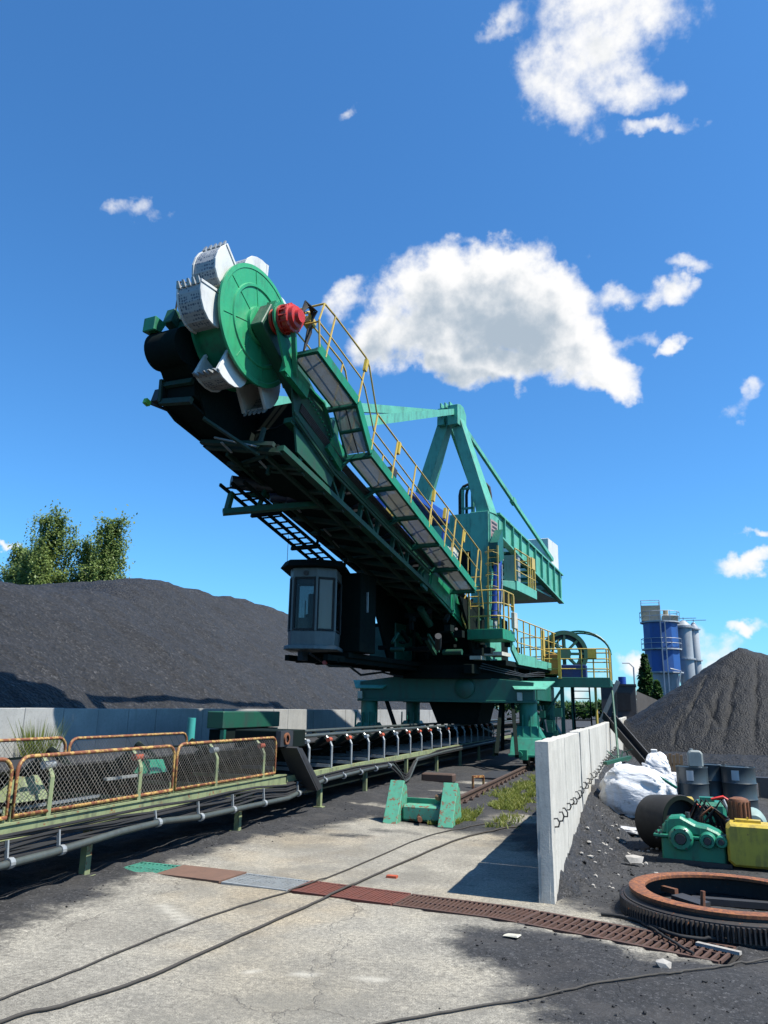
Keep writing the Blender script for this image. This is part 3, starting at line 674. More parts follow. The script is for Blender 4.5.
for k in range(10):
    t = (k+.3)/10.5; s = -.7-10.1*t; z = 8.6-1.2*t
    m.bar((s, -1.35, z), (s, 1.35, z), .10, .12)
    if k < 6: m.bar((s, -1.35, z), (s-1, 1.35, z-.12), .07, .07)
m.build('cross_member', DTEAL, rec)
m = SL(); m.box(-10.6, -5.6, -1.33, 1.33, 7.02, 7.10); m.build('ballast_floor', DTEAL, rec)
m = SL(); m.box(-10.9, -9.0, -1.2, 1.28, 7.4, 9.92)
for v in (-.9, -.3, .3, .9): m.box(-10.1, -9.9, v-.04, v+.04, 9.92, 10.08)
m.build('counterweight', WHITE, rec, bevel=.02)
# upper side platform with rail, cylinder, cabinet
m = SL(); m.box(-2.6, .1, 1.6, 2.35, 6.05, 6.40); m.hexa([(.1, 1.6, 6.05), (.1, 2.3, 6.05), (.1, 2.3, 6.38), (.1, 1.6, 6.38)], [(.45, 1.6, 6.2), (.45, 1.9, 6.2), (.45, 1.9, 6.38), (.45, 1.6, 6.38)])
m.build('upper_platform', TEAL, rec, bevel=.01)
m = SL(); m.rail([(.1, 2.3, 6.4), (-2.55, 2.3, 6.4), (-2.55, 1.0, 6.4)], (0, 0, 1), 1.2, [(.1, 2.3, 6.4), (-1.6, 2.3, 6.4), (-1.9, 2.3, 6.4), (-2.2, 2.3, 6.4), (-2.55, 2.3, 6.4), (-2.55, 1.5, 6.4)], .026, 2); rl = m.build('railing', YEL, rec)
m = SL(); m.box(-2.5, -2.05, 2.26, 2.34, 7.2, 7.65); m.build('railing_plate', YEL, rl)
m = SL(); m.box(-2.4, -.9, .6, 1.5, 7.4, 7.5); m.box(-.9, -.6, 1.66, 2.2, 6.4, 7.5); m.build('shelf', GREY, rec)
m = SL(); m.box(.42, .86, 1.62, 1.95, 7.0, 7.25); m.prism([(.2, 1.62, 7.2), (.9, 1.62, 7.2), (.9, 1.62, 7.7), (.3, 1.62, 8.3)], (0, .30, 0)); m.build('cylinder_bracket', DTEAL, rec)
m = SL(); m.tube((1.2, 1.86, 4.9), (.62, 1.82, 7.05), .145, 16); cy = m.build('luffing_cylinder', BLUE, rec, smooth=35)
m = SL(); m.tube((1.32, 1.87, 4.45), (1.2, 1.86, 4.9), .08, 12); m.path([(1.1, 2.02, 5.0), (1.0, 2.05, 5.6), (.8, 2.02, 6.2), (.72, 2.0, 6.9)], .02); m.build('piston_rod', GALV, cy)
# ladder and rails running down beside the tower
m = SL()
for v in (1.66, 2.02): m.bar((1.35, v, 4.5), (1.25, v, 7.5), .05, .05)
for k in range(11): m.tube((1.34-.009*k, 1.66, 4.65+.27*k), (1.34-.009*k, 2.02, 4.65+.27*k), .015, 6)
for k in range(4): m.path([(1.35, 1.62, 6.0+.4*k), (1.7, 1.7, 6.0+.4*k), (1.7, 1.98, 6.0+.4*k), (1.35, 2.06, 6.0+.4*k)], .012)
m.build('ladder', YEL, rec)
for k, z in enumerate((4.6, 5.6, 6.6)):
    m = SL(); m.box(.55, .562, .76, 1.45, z, z+.02); m.box(-.6, .5, 1.46, 1.472, z, z+.02); m.build('weld_seam', TEAL, tw)
for k in range(5):
    m = SL(); v = -.6+.3*k; m.box(.50, .512, v, v+.015, 7.65, 8.95); m.build('weld_seam', TEAL, rec)
# black hose arch behind the tower head
for k in range(3):
    m = SL(); v = -.05+.28*k
    m.path([(-.5, v, 8.9), (-.5, v, 10.0)]+[(-.5, v+.35-.35*math.cos(a), 10.0+.42*math.sin(a)) for a in (.5, 1.0, 1.57, 2.1, 2.6)]+[(-.5, v+.7, 9.9), (-.5, v+.75, 8.9)], .06, 8); m.build('hydraulic_hose', BLACK, rec, smooth=50)
m = SL()
for v in (.15, .55): m.bar((-.3, v, 8.95), (-.3, v, 10.25), .10, .08)
for z in (9.4, 10.2): m.bar((-.3, .1, z), (-.3, .6, z), .08, .08)
m.build('hose_frame', TEAL, rec)

# --- boom (boom axes: forward, right, up)
def topw(u): return 4.73-.055*u
def botw(u): return 4.32-.080*u
def fl(u, v): return botw(u)+.48*(.93-v)/2.21
for v in (.93, -1.28):
    m = B()
    for wf in (topw, lambda u: fl(u, v)): m.bar((1.5, v, wf(1.5)), (15.0, v, wf(15.0)), .20, .13, (0, 0, 1))
    pass
    m.M = BM; tr = m.build('boom_chord', DGREEN if v > 0 else SHADEST, rec)
    for k in range(13):
        u = 2.0+1.02*k; m = B(); m.bar((u, v, fl(u, v)), (u, v, topw(u)), .11, .10, (1, 0, 0))
        if k % 2 == 0 and k < 12: m.bar((u, v, fl(u, v)+.02), (u+1.02, v, topw(u+1.02)-.02), .07, .07)
        m.build('web_member', DGREEN if v > 0 else SHADEST, tr)
m = B(); m.hexa([(1.5, -1.2, fl(1.5, -1.2)+.04), (15.0, -1.2, fl(15, -1.2)+.04), (15.0, .86, fl(15, .86)+.04), (1.5, .86, fl(1.5, .86)+.04)], [(1.5, -1.2, fl(1.5, -1.2)+.10), (15.0, -1.2, fl(15, -1.2)+.10), (15.0, .86, fl(15, .86)+.10), (1.5, .86, fl(1.5, .86)+.10)])
m.build('boom_floor', SHADEST, rec)
m = B()
for k in range(14):
    u = 2.2+.98*k; m.bar((u, -1.28, fl(u, -1.28)-.05), (u, .95, fl(u, .95)-.05), .11, .13)
    if k % 2 == 0 and k < 13: m.bar((u, -1.25, fl(u, -1.25)-.05), (u+1.0, .9, fl(u+1, .9)-.05), .08, .08)
for v in (-.75, .45): m.bar((2, v, fl(2, v)-.14), (14.8, v, fl(14.8, v)-.14), .08, .10)
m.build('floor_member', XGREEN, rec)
for u, v in ((14.9, -.55), (14.1, .0), (12.6, -.15), (11.7, -.6), (10.2, -.5), (9.3, -.75)):
    m = B(); m.box(u, u+.42, v, v+.06, fl(u, v)-.17, fl(u, v)-.145); m.build('lamp_strip', GALV, rec)
m = B()   # troughed belt with idlers
for v0, v1, a, b in ((-.95, -.5, .30, .12), (-.5, .15, .12, .12), (.15, .6, .12, .30)):
    m.hexa([(1.5, v0, topw(1.5)+a), (14.4, v0, topw(14.4)+a+.2), (14.4, v1, topw(14.4)+b+.2), (1.5, v1, topw(1.5)+b)], [(1.5, v0, topw(1.5)+a+.03), (14.4, v0, topw(14.4)+a+.23), (14.4, v1, topw(14.4)+b+.23), (1.5, v1, topw(1.5)+b+.03)])
m.build('boom_belt', BLACK, rec)
m = B()
for k in range(13):
    u = 2+k*.95; m.bar((u, -1.1, topw(u)+.02), (u, .8, topw(u)+.02), .07, .08); m.tube((u, -.5, topw(u)+.08), (u, .15, topw(u)+.08), .055, 8)
    m.tube((u, .17, topw(u)+.1), (u, .62, topw(u)+.28), .055, 8); m.tube((u, -.52, topw(u)+.1), (u, -.97, topw(u)+.28), .055, 8)
m.build('idler_set', DARKST, rec)
# corrugated green side cover near the pivot
m = B()
for k in range(16):
    w = 3.45+.05*k; m.bar((2.3, 1.02, topw(2.3)+.05-.05*k), (6.4, 1.02, topw(6.4)-.02-.035*k), .03, .038)
m.box(2.2, 6.5, .96, 1.0, 3.75, 4.45); sc = m.build('side_cover', GREEN, rec)
m = B(); m.box(2.05, 2.3, .98, 1.12, 3.3, 4.5); m.box(1.6, 2.05, 1.0, 1.15, 3.5, 4.3); m.build('cover_end', TEAL, sc)
for q in ((6.5, 6.9, .9, .98, 3.6, 4.3), (4.4, 4.5, .98, 1.06, 3.75, 4.5)): m = B(); m.box(*q); m.build('cover_strap', DTEAL, sc)
# cable run and pipes along the boom side
m = B()
for k in range(5): m.path([(2.5, 1.02+.03*k, topw(2.5)+.12+.03*k), (7, 1.0+.03*k, topw(7)+.1+.03*(k % 3)), (12.5, 1.0+.03*k, topw(12.5)+.13+.02*k), (14.8, 1.05, 4.3+.05*k)], .022)
m.build('boom_cable', DARKST, rec)
m = B()
for v, dw in ((1.06, -.15), (1.1, -.28)): m.path([(6.8, v, topw(6.8)+dw), (13.0, v, topw(13)+dw), (15.0, v, 4.25+dw)], .035, 8)
m.build('boom_pipe', DGREEN, rec)

# --- walkway with mesh floor and yellow rails
VO, VI = 1.91, 1.22
DK = [(4.82, 4.44), (12.74, 4.40), (13.78, 5.17), (15.78, 5.16)]
m = B()
for (u0, w0), (u1, w1) in zip(DK, DK[1:]):
    m.bar((u0, VO, w0+.02), (u1, VO, w1+.02), .03, .24, (0, 0, 1))
toe = m.build('walkway_toe_board', GREEN, rec)
m = B()
for (u0, w0), (u1, w1) in zip(DK, DK[1:]): m.bar((u0, VI, w0), (u1, VI, w1), .05, .10, (0, 0, 1)); m.bar((u0, VO-.05, w0-.03), (u1, VO-.05, w1-.03), .05, .10, (0, 0, 1))
for u in (4.85, 6.45, 8.05, 9.65, 11.2, 12.7): m.bar((u, .9, 4.36), (u, VO, 4.36), .10, .14)
m.bar((13.28, VI, 4.74), (13.28, VO, 4.74), .07, .07); m.bar((13.78, .95, 5.10), (13.78, VO, 5.10), .09, .12); m.bar((15.75, .95, 5.10), (15.75, VO, 5.10), .09, .10)
for u in (4.85, 6.45, 8.05, 9.65, 11.2, 12.7): m.bar((u, .95, topw(u)-.05), (u, VI+.05, 4.32), .07, .07)
m.build('walkway_frame', DTEAL, rec)
for u0, u1, w0, w1 in [(4.9, 6.4, 4.40, 4.40), (6.5, 8.0, 4.40, 4.40), (8.1, 9.6, 4.40, 4.40), (9.7, 11.15, 4.40, 4.40), (11.25, 12.65, 4.39, 4.39), (12.8, 13.24, 4.42, 4.72), (13.32, 13.74, 4.77, 5.09), (13.84, 15.7, 5.13, 5.13)]:
    m = B(); m.hexa([(u0, VI+.03, w0-.01), (u1, VI+.03, w1-.01), (u1, VO-.08, w1-.01), (u0, VO-.08, w0-.01)], [(u0, VI+.03, w0), (u1, VI+.03, w1), (u1, VO-.08, w1), (u0, VO-.08, w0)])
    pn = m.build('mesh_floor_panel', MESHP, rec)
    if u1-u0 < .6:
        m = B(); vm = (VI+VO)/2; m.bar((u0, vm, w0-.03), (u1, vm, w1-.03), .025, .025); m.build('panel_bar', DARKST, pn)
def wdeck(u):
    return interp_lin(u, DK)
def interp_lin(t, P):
    for (a, b), (c, d) in zip(P, P[1:]):
        if t <= c: return b+(d-b)*(t-a)/(c-a)
    return P[-1][1]
m = B()
for vv, us in ((VO, (4.95, 6.4, 7.1, 7.75, 8.95, 10.3, 11.55, 12.8, 13.8, 15.45)), (VI, (5.6, 7.4, 9.2, 11.0, 12.75, 13.8, 15.4))):
    top = [(4.75, 5.85), (6.3, 5.80), (12.85, 5.55), (13.62, 6.45), (13.85, 6.55), (15.5, 6.42), (15.95, 6.35)]
    m.path([(u, vv, w) for u, w in top], .024)
    m.path([(u, vv, (w+wdeck(min(u, 15.7)))/2) for u, w in top], .02)
    for u in us: m.tube((u, vv, wdeck(u)), (u, vv, interp_lin(u, top)), .026, 6)
m.path([(15.95, VO, 6.35), (16.0, VO, 5.8), (15.75, VO, 5.2)], .024); m.path([(15.95, VO, 6.35), (15.98, VI, 6.33)], .024); m.path([(15.95, VO, 5.8), (15.98, VI, 5.8)], .02)
m.path([(4.75, VO, 5.85), (4.6, VO, 5.6), (4.5, VO, 4.9), (4.0, VO, 4.1)], .024); m.path([(4.75, VI+.25, 5.85), (4.5, VI+.25, 4.9), (4.0, VI+.25, 4.1)], .022)
for k in range(4): m.tube((4.55-.16*k, VO, 5.0-.28*k), (4.55-.16*k, VI+.25, 5.0-.28*k), .02, 6)
rl = m.build('walkway_railing', YEL, rec)
for u, w in ((13.8, 6.35), (11.45, 5.45), (8.93, 5.5), (8.0, 5.45), (6.35, 5.55)): m = B(); m.box(u-.05, u+.05, VO-.03, VO+.05, w-.20, w+.16); m.build('railing_plate', YELBR, rl)
# boom side floodlights, switch box and drive under the blue hood
for u, v in ((11.1, 1.6), (12.6, 1.1)):
    m = B(); m.box(u-.12, u+.12, v-.14, v+.14, 4.75, 5.05); m.tube((u, v, 4.45), (u, v, 4.75), .02, 6); fl = m.build('floodlight', DARKST, rec, bevel=.02)
m = B(); m.box(6.2, 6.6, 1.35, 1.75, 4.6, 5.05); m.box(6.75, 6.95, 1.4, 1.7, 4.6, 4.9); m.build('control_box', BOXW, rec, bevel=.015)
m = B(); m.box(6.0, 8.6, -.3, .75, 4.75, 5.9); hd = m.build('belt_drive', BLUE, rec, bevel=.03)
m = B(); m.hexa([(5.5, -.5, 6.55), (8.6, -.5, 5.85), (8.6, 1.0, 5.85), (5.5, 1.0, 6.55)], [(5.5, -.5, 6.95), (8.3, -.5, 6.15), (8.3, 1.0, 6.15), (5.5, 1.0, 6.95)]); m.build('drive_hood', BLUE, rec, bevel=.03)
m = B()
for u in (5.7, 8.3):
    for v in (-.4, .9): m.bar((u, v, 4.5), (u, v, 6.3 if u < 7 else 5.9), .07, .07)
m.build('hood_post', BLUE, rec)
m = B(); m.box(8.7, 9.1, .5, 1.1, 4.7, 5.6); m.build('junction_box', YEL, rec, bevel=.015)
m = B()
for k in range(6): m.lathe([(0, 0), (.10, 0), (.13, .15), (.08, .3), (0, .3)], (8.9+.35*k, .3+.2*math.sin(k*2.1), 4.75), (0, 0, 1), 8)
m.build('boom_fitting', DTEAL, rec)

# --- boom head: chute plates, head pulley, cross frames
m = B()
m.prism([(14.5, .98, 3.35), (15.0, .98, 4.2), (15.3, .98, 4.75), (14.8, .98, 5.05), (14.0, .98, 5.15), (13.2, .98, 4.75), (12.8, .98, 4.2), (12.9, .98, 3.4)], (0, .05, 0)); pl = m.build('wheel_chute_plate', DGREEN, rec)
m = B()
for p, q in (((15.3, 4.75), (14.8, 5.05)), ((14.8, 5.05), (14.0, 5.15)), ((14.0, 5.15), (12.8, 4.35))): m.bar((p[0], 1.02, p[1]), (q[0], 1.02, q[1]), .16, .05)
for k in range(18):
    t = k/17; m.box(15.0-2.1*t-.02, 15.0-2.1*t+.02, 1.06, 1.10, 4.95-.55*t*t-.16, 4.95-.55*t*t-.12)
m.build('plate_flange', GREEN, pl)
m = B(); m.prism([(12.7, .96, 4.0), (13.5, .96, 4.15), (13.3, .96, 4.75), (12.6, .96, 4.5)], (0, .15, 0)); m.build('gusset', GREEN, rec)
m = B(); m.prism([(16.78, -1.34, 4.10), (17.15, -1.34, 4.4), (17.3, -1.34, 4.7), (16.9, -1.34, 4.95), (14, -1.34, 4.5), (13, -1.34, 4.0), (13.4, -1.34, 3.72), (16.1, -1.34, 3.46), (16.64, -1.34, 3.56)], (0, .06, 0)); m.build('head_side_plate', SHADEST, rec)
m = B(); m.prism([(16.6, -.52, 3.95), (17.0, -.52, 4.3), (16.6, -.52, 4.6), (14, -.52, 4.5), (13, -.52, 3.9), (16.0, -.52, 3.4)], (0, .06, 0)); m.build('head_side_plate', SHADEST, rec)
m = B(); m.tube((17.2, -1.34, 4.55), (17.2, -.48, 4.55), .42, 28); m.build('head_pulley', SHADEST, rec, smooth=35)
m = B(); m.hexa([(14, -1.3, 3.70), (16.55, -1.3, 3.56), (16.55, -.5, 3.46), (14, -.5, 3.56)], [(14, -1.3, 3.76), (16.55, -1.3, 3.62), (16.55, -.5, 3.52), (14, -.5, 3.62)]); m.build('head_floor', SHADEST, rec)
m = B(); m.prism([(17.5, -1.42, 4.8), (17.72, -1.42, 4.72), (17.8, -1.42, 5.06), (17.45, -1.42, 5.12)], (0, .35, 0)); m.build('pulley_guard', GREEN, rec, bevel=.02)
m = B(); m.box(16.5, 17.2, -1.2, -.45, 5.05, 5.65); m.box(16.3, 16.8, -1.0, -.5, 5.65, 6.1); m.box(17.2, 17.45, -1.25, -1.0, 5.2, 5.6); m.build('head_chute', DGREEN, rec, bevel=.02)
m = B(); m.bar((17.22, -1.05, 5.5), (17.22, -.5, 5.2), .04, .03); m.build('edge_strip', BOXW, rec)
m = B()
for k in range(2): m.path([(16.6, -.55, 6.1), (17.0, -.8, 6.6+.1*k), (17.5, -1.1, 6.3+.1*k), (17.3, -1.15, 5.7)], .022)
m.build('hydraulic_hose', BLACK, rec)
m = B()
m.bar((16.62, -1.36, 3.60), (16.62, -.45, 3.48), .10, .14); m.bar((16.72, -1.38, 4.0), (16.72, -.5, 3.95), .10, .12); m.bar((16.64, -1.36, 3.6), (16.8, -1.36, 4.1), .08, .10); m.bar((15.2, -1.25, 3.5), (15.2, .9, 3.08), .10, .10)
m.bar((15.2, .5, 3.05), (15.2, .5, 3.6), .08, .08); m.bar((14.2, .1, 3.05), (14.2, .1, 3.6), .08, .08); m.bar((14.2, -1.2, 3.55), (14.2, .9, 3.12), .09, .09); m.bar((16.1, -.5, 3.4), (15.0, .4, 3.0), .08, .06)
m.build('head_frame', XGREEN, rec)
m = B(); m.bar((15.4, -.7, 3.4), (15.2, .5, 3.08), .04, .03); m.build('scraper_strip', GALV, rec)
m = B(); m.bar((16.75, -1.6, 3.55), (16.1, -1.3, 3.65), .05, .05); m.box(16.5, 16.7, -1.6, -1.42, 3.62, 3.95); fl = m.build('floodlight', DARKST, rec)
m = B(); m.box(16.72, 16.86, -1.64, -1.54, 3.46, 3.58); m.build('lamp_bracket', mat := paint('lime_paint', (.20, .62, .08), .5), fl)

m = B(); m.hexa([(12.6, -.45, 3.3), (14.3, -.45, 3.3), (14.3, .93, 3.3), (12.6, .93, 3.3)], [(12.6, -.45, 4.6), (14.45, -.45, 4.95), (14.45, .93, 4.95), (12.6, .93, 4.6)]); m.build('wheel_chute', SHADEST, rec, bevel=.02)
m = B(); m.prism([(16.55, -1.3, 3.66), (16.7, -1.3, 4.10), (17.2, -1.3, 4.2), (17.25, -1.3, 4.7), (16.9, -1.3, 5.0), (14.0, -1.3, 4.9), (13.6, -1.3, 3.9), (16.0, -1.3, 3.75)], (0, .80, 0)); m.build('head_housing', SHADEST, rec, bevel=.02)
# --- bucket wheel
WU, WW, WR = 16.36, 5.63, 1.41
m = B(); m.lathe([(0, .50), (WR, .50), (WR, .56), (WR-.10, .57), (WR-.12, .555), (.98, .555), (.96, .585), (.90, .585), (.88, .555), (.45, .555), (.43, .62), (0, .62)], (WU, 0, WW), (0, 1, 0), 72); bw = m.build('bucket_wheel', DISC, rec, smooth=30)
m = B()
for k in range(8):
    a = k*math.pi/4+.3; m.bar((WU+.4*math.cos(a), .562, WW+.4*math.sin(a)), (WU+1.28*math.cos(a), .562, WW+1.28*math.sin(a)), .012, .012, (0, 1, 0))
m.build('disc_rib', DISC, bw)
m = B(); m.lathe([(.95, -.26), (1.22, -.26), (1.22, .48), (.95, .48)], (WU, 0, WW), (0, 1, 0), 56, cap=False); m.lathe([(0, -.32), (1.36, -.32), (1.36, -.26), (0, -.26)], (WU, 0, WW), (0, 1, 0), 56); m.build('wheel_drum', GREEN, bw, smooth=30)
# a bucket in its own axes: x out from the axle, z towards its mouth, y across
def bucket_shell():
    m = MB(); prof = [(1.90, .30), (1.91, .10), (1.86, -.12), (1.75, -.33), (1.57, -.49), (1.38, -.56), (1.20, -.55)]
    inn = [(1.86, .30), (1.87, .10), (1.82, -.10), (1.72, -.30), (1.55, -.45), (1.38, -.52), (1.20, -.51)]
    for (a, b), (c, d) in zip(zip(prof, inn), zip(prof[1:], inn[1:])):
        m.hexa([(a[0], -.22, a[1]), (b[0], -.22, b[1]), (d[0], -.22, d[1]), (c[0], -.22, c[1])], [(a[0], .37, a[1]), (b[0], .37, b[1]), (d[0], .37, d[1]), (c[0], .37, c[1])])
    return m
def bucket_sides(v):
    m = MB(); m.prism([(1.92, v, .31), (1.93, v, .10), (1.88, v, -.13), (1.77, v, -.35), (1.59, v, -.52), (1.38, v, -.59), (1.2, v, -.58), (1.26, v, .26)], (0, .045, 0))
    m.box(1.2, 1.92, v-.02, v+.065, .28, .36); return m
def bucket_teeth(y):
    m = MB(); m.hexa([(1.85, y-.045, .25), (1.94, y-.045, .25), (1.94, y+.045, .25), (1.85, y+.045, .25)], [(1.96, y-.025, .42), (1.99, y-.025, .42), (1.99, y+.025, .42), (1.96, y+.025, .42)]); return m
proto = None
for ang in (26, -20, -80, -138, 173, 124, 76):
    a = R(ang); Mx = Matrix(((math.cos(a), 0, -math.sin(a), WU), (0, 1, 0, 0), (math.sin(a), 0, math.cos(a), WW), (0, 0, 0, 1)))
    Mx = Mx @ Matrix.Translation((1.2, 0, 0)) @ Matrix.Diagonal((.90, 1, .90, 1)) @ Matrix.Translation((-1.2, 0, 0))
    Mw = Matrix.Translation(-Vector((OX, OY, 0))) @ BM @ Mx
    if proto is None:
        proto = bucket_shell().build('bucket', BUCKETM, bw, smooth=40, world=False)
        bucket_sides(.355).build('side_cheek', WHITE, proto, world=False, bevel=.008); bucket_sides(-.25).build('side_cheek', WHITE, proto, world=False)
        for y in (-.19, -.05, .08, .21, .34): bucket_teeth(y).build('tooth', GALV, proto, world=False)
        o = proto
    else: o = copy_tree(proto, bw)
    o.matrix_local = Mw
# axle, bearing arm and red drive gearbox
m = B()
m.hexa([(16.75, .66, 5.28), (16.75, .98, 5.28), (12.9, .98, 4.15), (12.9, .66, 4.15)], [(16.62, .66, 5.98), (16.62, .98, 5.98), (12.9, .98, 4.85), (12.9, .66, 4.85)])
m.build('wheel_arm', DGREEN, rec, bevel=.02)
m = B(); m.tube((WU, .55, WW), (WU, 1.02, WW), .26, 24); m.box(WU-.15, WU+.12, .70, .94, 5.95, 6.22); m.build('bearing_housing', GREEN, rec, smooth=35)
m = B(); m.tube((WU, .98, WW), (WU, 1.2, WW), .15, 16); m.build('wheel_shaft', GALV, rec, smooth=35)
m = B(); m.lathe([(0, 1.02), (.30, 1.02), (.30, 1.08), (.26, 1.08), (.26, 1.2)], (WU, 0, WW), (0, 1, 0), 28); m.lathe([(0, 1.24), (.34, 1.24), (.34, 1.30), (.29, 1.30), (.30, 1.42), (.33, 1.44), (.33, 1.49), (.27, 1.51), (.25, 1.60), (.17, 1.62), (.15, 1.70), (0, 1.70)], (WU, 0, WW), (0, 1, 0), 28)
for k in range(14):
    a = k*2*math.pi/14; m.box(WU+.305*math.cos(a)-.025, WU+.305*math.cos(a)+.025, 1.29, 1.50, WW+.305*math.sin(a)-.025, WW+.305*math.sin(a)+.025)
m.build('drive_gearbox', RED, rec, smooth=32)
m = B(); m.lathe([(0, 1.19), (.40, 1.19), (.40, 1.24), (0, 1.24)], (WU, 0, WW), (0, 1, 0), 32); m.prism([(WU-.3, 1.19, WW-.25), (WU+.12, 1.19, WW-.38), (15.75, 1.19, 4.5), (15.3, 1.19, 4.75)], (0, .05, 0)); m.build('torque_arm', GREEN, rec, smooth=35)
m = B()
for k in range(4): m.path([(16.35, 1.66, 5.75), (16.2+.05*k, 1.68, 6.1), (15.95, 1.6+.05*k, 6.15), (15.72+.05*k, 1.55, 5.75), (15.75, 1.5, 5.2)], .024)
m.build('hydraulic_hose', BLACK, rec)
m = B(); m.box(15.7, 15.95, 1.4, 1.62, 5.9, 6.08); m.path([(16.2, 1.6, 5.9), (15.9, 1.5, 6.25), (15.6, 1.4, 6.05)], .04); m.build('valve_block', YEL, rec)
m = B(); m.bar((16.2, 1.45, 5.4), (15.5, 1.25, 4.7), .1, .1); m.box(14.9, 15.9, 1.1, 1.25, 4.55, 4.95); m.build('drive_bracket', GREEN, rec)

# --- hanging frame and auxiliary drive below the boom, cable ladder to the cab
m = B(); m.tube((13.75, -1.35, 3.32), (13.3, -.95, 3.45), .17, 18); m.tube((13.35, -1.0, 3.44), (13.0, -.6, 3.5), .11, 14); m.build('auxiliary_motor', DARKST, rec, smooth=35)
m = B()
m.bar((13.68, -1.3, 3.05), (13.66, -1.3, 2.46), .12, .12); m.bar((13.72, -1.36, 2.46), (12.25, .35, 3.38), .15, .14); m.bar((13.3, -1.2, 3.2), (12.3, .0, 3.6), .10, .10)
m.bar((12.25, .35, 3.38), (12.2, .35, 3.9), .12, .12); m.bar((13.2, -.75, 2.8), (13.1, -.75, 3.7), .09, .09)
m.build('hanging_frame', DGREEN, rec)
m = B(); m.tube((12.75, -.35, 3.36), (12.35, .2, 3.6), .17, 16); m.tube((13.0, -.65, 3.25), (12.75, -.35, 3.36), .12, 14); m.build('auxiliary_motor', DBLUE, rec, smooth=35)
m = B()
for v in (-1.35, -1.0, -.65):
    m.bar((14.1, v, 3.02), (8.9, v, 3.28), .05, .08); 
for k in range(16):
    u = 13.9-.32*k; w = 3.02+.05*(14.1-u); m.bar((u, -1.35, w), (u, -.65, w), .035, .035)
for u in (12.6, 10.6, 9.0): m.bar((u, -1.42, 2.95+.05*(14.1-u)), (u, -.5, 2.95+.05*(14.1-u)), .08, .10); m.bar((u, -.6, 3.0+.05*(14.1-u)), (u, -.6, 3.6), .06, .06)
m.build('cable_ladder', SHADEST, rec)

# --- operator cab slung on the left
def CB(): return MB(SM @ Matrix.Translation((7.9, -1.4, 0)) @ Matrix.Rotation(R(22), 4, 'Z') @ Matrix.Translation((-7.9, 1.4, 0)))
m = CB()
CS0, CS1, CV0, CV1, CZ0, CZ1 = 7.2, 8.5, -2.05, -.72, 3.50, 5.70      # corner posts of the cab
def cab_ring(z, g=0.0): return [(CS1+g, CV0+.14-g*.5, z), (CS1+.06+g, CV0+.82, z), (CS1-.16+g*.7, CV1+g, z), (CS0-g, CV1+g, z), (CS0-g, CV0-g, z), (CS1-.32+g*.5, CV0-g, z)]
m.hexa(cab_ring(3.50), cab_ring(3.92, .02)); m.hexa(cab_ring(5.42, .02), cab_ring(5.70, .02)); m.hexa(cab_ring(3.40, .12), cab_ring(3.52, .10))
rg = cab_ring(0)
for p in rg: m.bar((p[0], p[1], 3.9), (p[0], p[1], 5.45), .07, .07)
m.bar((rg[0][0], (rg[0][1]+rg[1][1])/2, 3.9), (rg[0][0], (rg[0][1]+rg[1][1])/2, 3.95), .05, .05)
cab = m.build('operator_cab', CABGREY, rec, bevel=.02)
for i, (j, mt) in enumerate(((1, GLASS), (2, GLASSB), (3, GLASS), (4, GLASS), (5, GLASS), (0, GLASS))):
    a, b = Vector(rg[i]), Vector(rg[j]); d = (b-a).normalized(); a = a+d*.055; b = b-d*.055; n = Vector((-d.y, d.x, 0))*.0
    m = CB(); m.hexa([(a.x, a.y, 3.97), (b.x, b.y, 3.97), (b.x, b.y, 5.38), (a.x, a.y, 5.38)], [(a.x-.015, a.y, 3.97), (b.x-.015, b.y, 3.97), (b.x-.015, b.y, 5.38), (a.x-.015, a.y, 5.38)]); gl = m.build('window_pane', mt, cab)
    m = CB()
    for z in (3.955, 5.395): m.bar((a.x+.01, a.y, z), (b.x+.01, b.y, z), .05, .05)
    for q in (a, b): m.bar((q.x+.01, q.y, 3.95), (q.x+.01, q.y, 5.4), .05, .05)
    m.build('window_seal', BLACK, cab)
m = CB(); m.hexa([(x[0], x[1], 5.71) for x in cab_ring(0, .30)], [(x[0], x[1], 5.90) for x in cab_ring(0, .18)]); m.build('cab_roof', SHADEST, cab)
m = CB(); m.box(7.5, 7.95, -1.65, -1.2, 3.95, 4.45); m.box(7.4, 7.52, -1.65, -1.2, 4.4, 5.1); m.build('operator_seat', DARKST, cab, bevel=.04)
m = CB(); m.box(8.05, 8.3, -1.75, -1.5, 3.95, 4.3); m.tube((8.2, -1.6, 4.3), (8.2, -1.6, 4.8), .02, 6); m.build('control_console', BOXW, cab, bevel=.02)
m = CB(); m.tube((8.5, -1.55, 5.55), (8.62, -1.55, 5.53), .07, 12); m.build('headlight', DARKST, cab)
m = SL(); m.box(6.0, 7.0, -1.55, -.35, 3.42, 5.75); m.build('cab_entrance', SHADEST, rec, bevel=.02)  # entrance box coloured near-black for the shade it stands in
m = SL(); m.box(6.6, 6.65, -.35, -.30, 4.6, 5.2); m.build('door_handle', GALV, rec)
m = SL(); m.box(1.0, 7.2, -2.1, -.6, 3.26, 3.40); m.box(1.0, 8.2, -2.12, -1.97, 3.12, 3.28); m.box(1.0, 8.2, -.85, -.7, 3.12, 3.28)
for s in (2.0, 3.5, 5.0, 6.5, 7.6): m.bar((s, -2.1, 3.15), (s, -.7, 3.15), .10, .12)
m.build('cab_gangway', SHADEST, rec)
m = SL(); m.rail([(5.2, -2.05, 3.4), (2.6, -2.05, 3.4)], (0, 0, 1), 1.15, [(5.2, -2.05, 3.4), (4.2, -2.05, 3.4), (2.7, -2.05, 3.4)], .024, 2); m.bar((4.6, -2.05, 3.5), (3.6, -2.05, 4.3), .1, .04); m.build('railing', YEL, rec)
